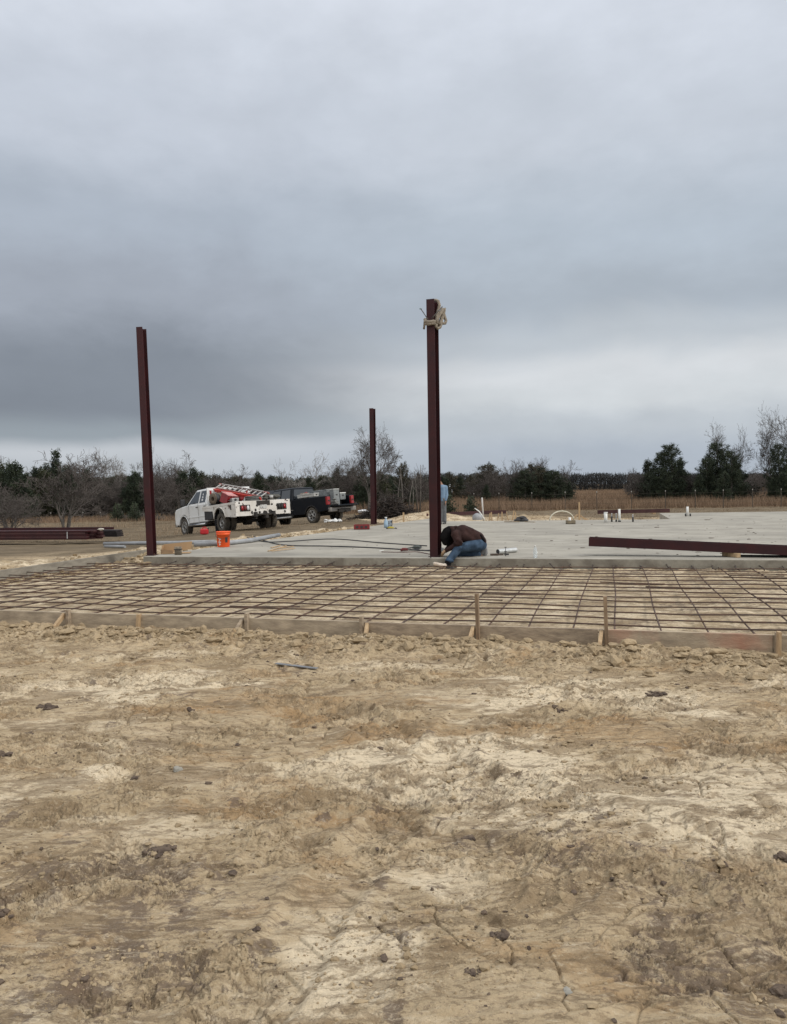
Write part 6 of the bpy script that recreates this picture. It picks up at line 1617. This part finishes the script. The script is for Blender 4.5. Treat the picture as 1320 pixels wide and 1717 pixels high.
MB().box((0, 0, 0), (.25, .5, .25)).build('casing', M('brown_metal', (0.13, 0.09, 0.07), (0.3, 0.26, 0.22), 12), c, bevel=.03); MB().box((0, 0, -.35), (.22, .4, .44)).build('base', UNDER, c); MB().lathe([(0, .12), (.08, .12), (.08, .17), (0, .18)], (0, -.1, 0), 12).build('cap', RB, c)
# ------------------------------------------------------------------ people
SKIN = M('skin', (0.30, 0.16, 0.10), (0.25, 0.13, 0.08), 12, rough=.6)
def offs(segs, o): return [(Vector(a) - o, ra, Vector(b) - o, rb) for a, ra, b, rb in segs]
def chain(*pr):
    return [(pr[i][0], pr[i][1], pr[i + 1][0], pr[i + 1][1]) for i in range(len(pr) - 1)]
def hand(w, d, palm, side_v, s=1.0, curl=.9):
    """palm, five unequal fingers and a side thumb; d points from wrist to knuckles, palm faces `palm`"""
    w = Vector(w); d = Vector(d).normalized(); p = Vector(palm); p = (p - d * p.dot(d)).normalized(); q = Vector(side_v); q = d.cross(p) * (1 if d.cross(p).dot(q) > 0 else -1)
    out = [(w, .028 * s, w + d * .05 * s + q * .018 * s, .024 * s), (w, .028 * s, w + d * .05 * s - q * .020 * s, .024 * s)]
    for i, (o, L) in enumerate(((.032, .070), (.011, .080), (-.011, .074), (-.032, .058))):
        b = w + d * .085 * s + q * o * s; c = curl + .1 * i
        out += [(w + d * .04 * s + q * o * .8 * s, .014 * s, b, .011 * s)]
        k1 = b + (d * math.cos(c * .5) + p * math.sin(c * .5)) * L * .5 * s; k2 = k1 + (d * math.cos(c * 1.2) + p * math.sin(c * 1.2)) * L * .3 * s; k3 = k2 + (d * math.cos(c * 1.7) + p * math.sin(c * 1.7)) * L * .25 * s
        out += [(b, .0105 * s, k1, .0095 * s), (k1, .0095 * s, k2, .009 * s), (k2, .009 * s, k3, .008 * s)]
    t0 = w + d * .025 * s + q * .028 * s; t1 = t0 + (d * .6 + q * .7 + p * .3).normalized() * .04 * s; t2 = t1 + (d * .9 + p * .5).normalized() * .035 * s
    out += [(t0, .014 * s, t1, .012 * s), (t1, .012 * s, t2, .010 * s)]
    return out
YK = P(780, 934, SLAB_Z).y + .10
def wk(px, py, dy=0.0): return at(px, py, YK + dy)
e = empty('person', (wk(790, 935).x, YK, SLAB_Z), label='kneeling worker in dark brown jacket and blue jeans bending to the tallest column foot', cat='person')
O = e.location.copy()
hipL, hipR = wk(803, 914, -.10), wk(802, 915, .12)
kneeL, ankL = wk(768, 920.5, -.24), wk(750, 943, -.40)
kneeR, ankR = wk(772, 929, .10), wk(808, 929.5, .14)
sL, sR = wk(764, 897, -.17), wk(761, 896, .17); eL, eR = wk(770, 912, -.26), wk(757, 914, .20); wL, wR = wk(749, 922.5, -.12), wk(747, 924, .08)
pel, mid, chest, neck, head, chin = wk(802, 910), wk(787, 898), wk(769, 895), wk(759, 894), wk(749.5, 898), wk(747, 905)
body = chain((pel, .13), (mid, .12), (chest, .13)) + chain((chest, .09), (neck, .055), (head, .060)) + [(head, .094, chin, .070)] \
    + chain((chest, .10), (sL, .06), (eL, .045), (wL, .029)) + chain((chest, .10), (sR, .06), (eR, .045), (wR, .029)) \
    + chain((pel, .12), (hipL, .10), (kneeL, .06), (ankL, .042)) + chain((pel, .12), (hipR, .10), (kneeR, .06), (ankR, .042))
face = [(chin + Vector((-.045, 0, -.02)), .016, chin + Vector((-.055, 0, -.05)), .012), (head + Vector((0, -.088, 0)), .02, head + Vector((.01, -.09, .02)), .014), (head + Vector((0, .088, 0)), .02, head + Vector((.01, .09, .02)), .014)]
hL = hand(wL, wk(741, 926, -.05) - wL, (0, .3, -1), (-1, 0, 0)); hR = hand(wR, wk(739.5, 929, .05) - wR, (0, -.3, -1), (-1, 0, 0))
blend_mesh('body', offs(body + face + hL + hR, O), SKIN, e, voxel=.011, smooth=2)
JK = M('dark_brown_jacket', (0.048, 0.024, 0.021), (0.022, 0.012, 0.011), 6, rough=.95, bump=.7, bscale=12, spec=.2)
JN = M('blue_denim', (0.055, 0.090, 0.140), (0.022, 0.038, 0.062), 7, rough=.95, bump=.7, bscale=14, spec=.2)
BLKC = M('black_cloth', (0.005, 0.005, 0.006), (0.010, 0.009, 0.009), 8, rough=.95, spec=.1)
GLV = M('tan_leather_glove', (0.48, 0.33, 0.19), (0.34, 0.22, 0.13), 12, rough=.8)
jk = chain((wk(800, 904), .155), (mid, .165), (wk(776, 893.5), .165), (chest, .155)) + chain((chest, .13), (wk(762, 893), .10)) \
    + chain((chest, .12), (sL, .088), (eL, .068), (wL, .045)) + chain((chest, .12), (sR, .088), (eR, .068), (wR, .045)) \
    + [(wk(800, 903), .14, wk(806, 908), .12), (wk(778, 899, -.08), .13, wk(792, 905, -.05), .12)]
# folds
for a, b in (((783, 888, -.10), (777, 902, -.14)), ((792, 890, -.08), (786, 905, -.13)), ((768, 905, -.28), (773, 909, -.30)), ((764, 911, -.27), (768, 917, -.26))):
    jk.append((wk(*a), .045, wk(*b), .04))
jko = blend_mesh('jacket', offs(jk, O), JK, e, voxel=.013, smooth=2)
hem = blend_mesh('hem', offs(chain((wk(806, 898, -.10), .03), (wk(811, 905, -.12), .03), (wk(811, 912, -.08), .026)), O), BLKC, jko, voxel=.01)
jn = chain((wk(803, 911), .145), (hipL, .125), (wk(786, 916, -.18), .105), (kneeL, .085), (wk(760, 931, -.31), .075), (wk(752, 941, -.38), .068)) \
    + chain((pel, .135), (hipR, .12), (wk(787, 922, .12), .095), (kneeR, .078), (wk(790, 929.5, .12), .07), (wk(803, 929.5, .14), .062)) + [(wk(806, 908), .11, wk(808, 914), .105)]
for a, b in (((772, 918, -.31), (765, 926, -.32)), ((780, 914, -.28), (774, 922, -.28)), ((757, 934, -.37), (762, 936, -.35)), ((754, 940, -.43), (759, 941, -.42))):
    jn.append((wk(*a), .032, wk(*b), .028))
blend_mesh('jeans', offs(jn, O), JN, e, voxel=.012, smooth=2)
hood = blend_mesh('hood', offs([(wk(751, 893), .115, wk(747, 900), .112), (wk(747, 900), .112, wk(748, 908), .085), (wk(748, 908), .085, wk(753, 913), .04), (wk(754, 890), .10, wk(760, 889), .085)], O), BLKC, e, voxel=.011)
blend_mesh('collar', offs([(wk(757, 885.5, -.06), .035, wk(765, 884, -.04), .035), (wk(765, 884, -.04), .035, wk(770, 886, .0), .03), (wk(757, 886, .06), .035, wk(764, 885, .07), .03), (wk(760, 888, -.11), .035, wk(759, 898, -.13), .035)], O), JK, hood, voxel=.011)
# shoes
SHO = M('pale_worn_boot', (0.62, 0.54, 0.45), (0.40, 0.33, 0.26), 12, rough=.8); SHG = M('grey_sole', (0.14, 0.14, 0.14), (0.09, 0.09, 0.09), 12, rough=.9)
fz = Hz(ankL.x, ankL.y) + .0
b1 = blend_mesh('boot', offs(chain((ankL + Vector((.0, 0, -.045)), .050), (wk(745, 949, -.42), .044), (wk(736, 947, -.43), .042), (wk(729, 945, -.43), .036)), O), SHO, e, voxel=.009, smooth=3)
blend_mesh('ankle_cuff', offs([(ankL + Vector((.01, 0, .0)), .058, ankL + Vector((.015, 0, -.05)), .058)], O), BLKC, b1, voxel=.01)
b2 = blend_mesh('boot', offs(chain((wk(808, 927.5, .14), .052), (wk(813, 921.5, .14), .046), (wk(813, 930, .14), .048)), O), SHG, e, voxel=.009, smooth=2)
blend_mesh('heel', offs(chain((wk(814.5, 919.5, .14), .034), (wk(815.5, 927, .14), .036)), O), M('pale_sole_edge', (0.25, 0.25, 0.25)), b2, voxel=.009)
blend_mesh('glove', offs([(a, ra + .004, b, rb + .004) for a, ra, b, rb in hL] + [(wL, .042, wL + (eL - wL) * .12, .044)], O), GLV, e, voxel=.006, smooth=1)
blend_mesh('glove', offs([(a, ra + .004, b, rb + .004) for a, ra, b, rb in hR] + [(wR, .042, wR + (eR - wR) * .12, .044)], O), GLV, e, voxel=.006, smooth=1)
# the torch he holds
q = wk(737.5, 929, .0); t_ = empty('welding_torch', q, label='small grey welding torch held to the foot of the tallest column', cat='torch')
MB().tube([wk(745, 924.5, .0) - q, wk(741, 927.5, 0) - q, wk(738, 931.5, 0) - q], [.013, .011, .006], 8).build('torch_body', STK, t_)
MB().box(wk(742, 921.5, .03) - q, (.05, .05, .07)).build('grip', GREYP, t_, bevel=.01)

# man standing beyond the tallest column
YM = 29.0
def mk(px, py, dy=0.0): return at(px, py, YM + dy)
e = empty('person', (mk(742, 879).x, YM, SLAB_Z), label='standing man in light blue denim shirt and grey trousers, mostly hidden behind the tallest column', cat='person')
O = e.location.copy(); mm = YM / FPX
fl = Vector((0, 0, SLAB_Z))
def mz(px, z, dy=0.0): 
    a = at(px, 850, YM + dy); return Vector((a.x, YM + dy, SLAB_Z + z))
aL, aR = mz(739, .08, -.02), mz(746, .08, .06)
body = chain((mz(742, .95), .12), (mz(742.3, 1.18), .11), (mz(741.5, 1.38), .12)) + chain((mz(741.5, 1.42), .07), (mz(739.5, 1.53), .055), (mz(737, 1.60), .06)) + [(mz(736.5, 1.66), .088, mz(736, 1.58), .07)] \
    + chain((mz(742, .95), .11), (mz(740.5, .88), .09), (mz(740, .48), .06), (aL, .04)) + chain((mz(742, .95), .11), (mz(744, .88), .09), (mz(745, .48), .06), (aR, .04)) \
    + chain((mz(742, 1.38), .09), (mz(748, 1.38, .02), .055), (mz(749.5, 1.08, -.03), .042), (mz(747.5, .85, -.10), .028)) + chain((mz(741, 1.38), .09), (mz(735, 1.37), .055), (mz(733, 1.1, -.1), .042), (mz(736, .95, -.2), .028))
body += [(mz(734.2, 1.62, -.01), .014, mz(733.6, 1.59, -.01), .012)]
hh1 = hand(mz(747.5, .85, -.10), (-.02, -.01, -1), (-1, 0, 0), (0, -1, 0), curl=.5); hh2 = hand(mz(736, .95, -.2), (.1, -.6, -.3), (0, 0, -1), (1, 0, 0), curl=.8)
blend_mesh('body', offs(body + hh1 + hh2, O), SKIN, e, voxel=.012, smooth=2)
SHB = M('light_blue_denim_shirt', (0.17, 0.25, 0.34), (0.10, 0.16, 0.24), 8, rough=.95, bump=.4)
TRG = M('grey_trousers', (0.13, 0.135, 0.14), (0.09, 0.095, 0.10), 8, rough=.95, bump=.4)
blend_mesh('shirt', offs(chain((mz(741.5, .93), .14), (mz(741.5, 1.18), .135), (mz(741.2, 1.36), .14)) + chain((mz(742, 1.38), .11), (mz(748, 1.38, .02), .078), (mz(749.5, 1.08, -.03), .062), (mz(747.7, .90, -.09), .045)) + chain((mz(741, 1.38), .11), (mz(735, 1.37), .075), (mz(733, 1.1, -.1), .06), (mz(735.5, .98, -.18), .045)), O), SHB, e, voxel=.014)
blend_mesh('trousers', offs(chain((mz(742, .92), .145), (mz(740.5, .85), .11), (mz(740, .48), .085), (mz(739.2, .12), .07)) + chain((mz(742, .92), .14), (mz(744, .85), .11), (mz(745, .48), .085), (mz(745.8, .12), .07)), O), TRG, e, voxel=.014)
for q_, dx in ((aL, -.06), (aR, .0)):
    blend_mesh('boot', offs([(q_ + Vector((0, 0, -.03)), .055, q_ + Vector((-.06, -.10, -.04)), .042)], O), SHG, e, voxel=.012)
blend_mesh('cap', offs([(mz(737, 1.69), .098, mz(736.6, 1.70), .095), (mz(735.5, 1.68), .07, mz(733, 1.66), .05)], O), BLKC, e, voxel=.012)
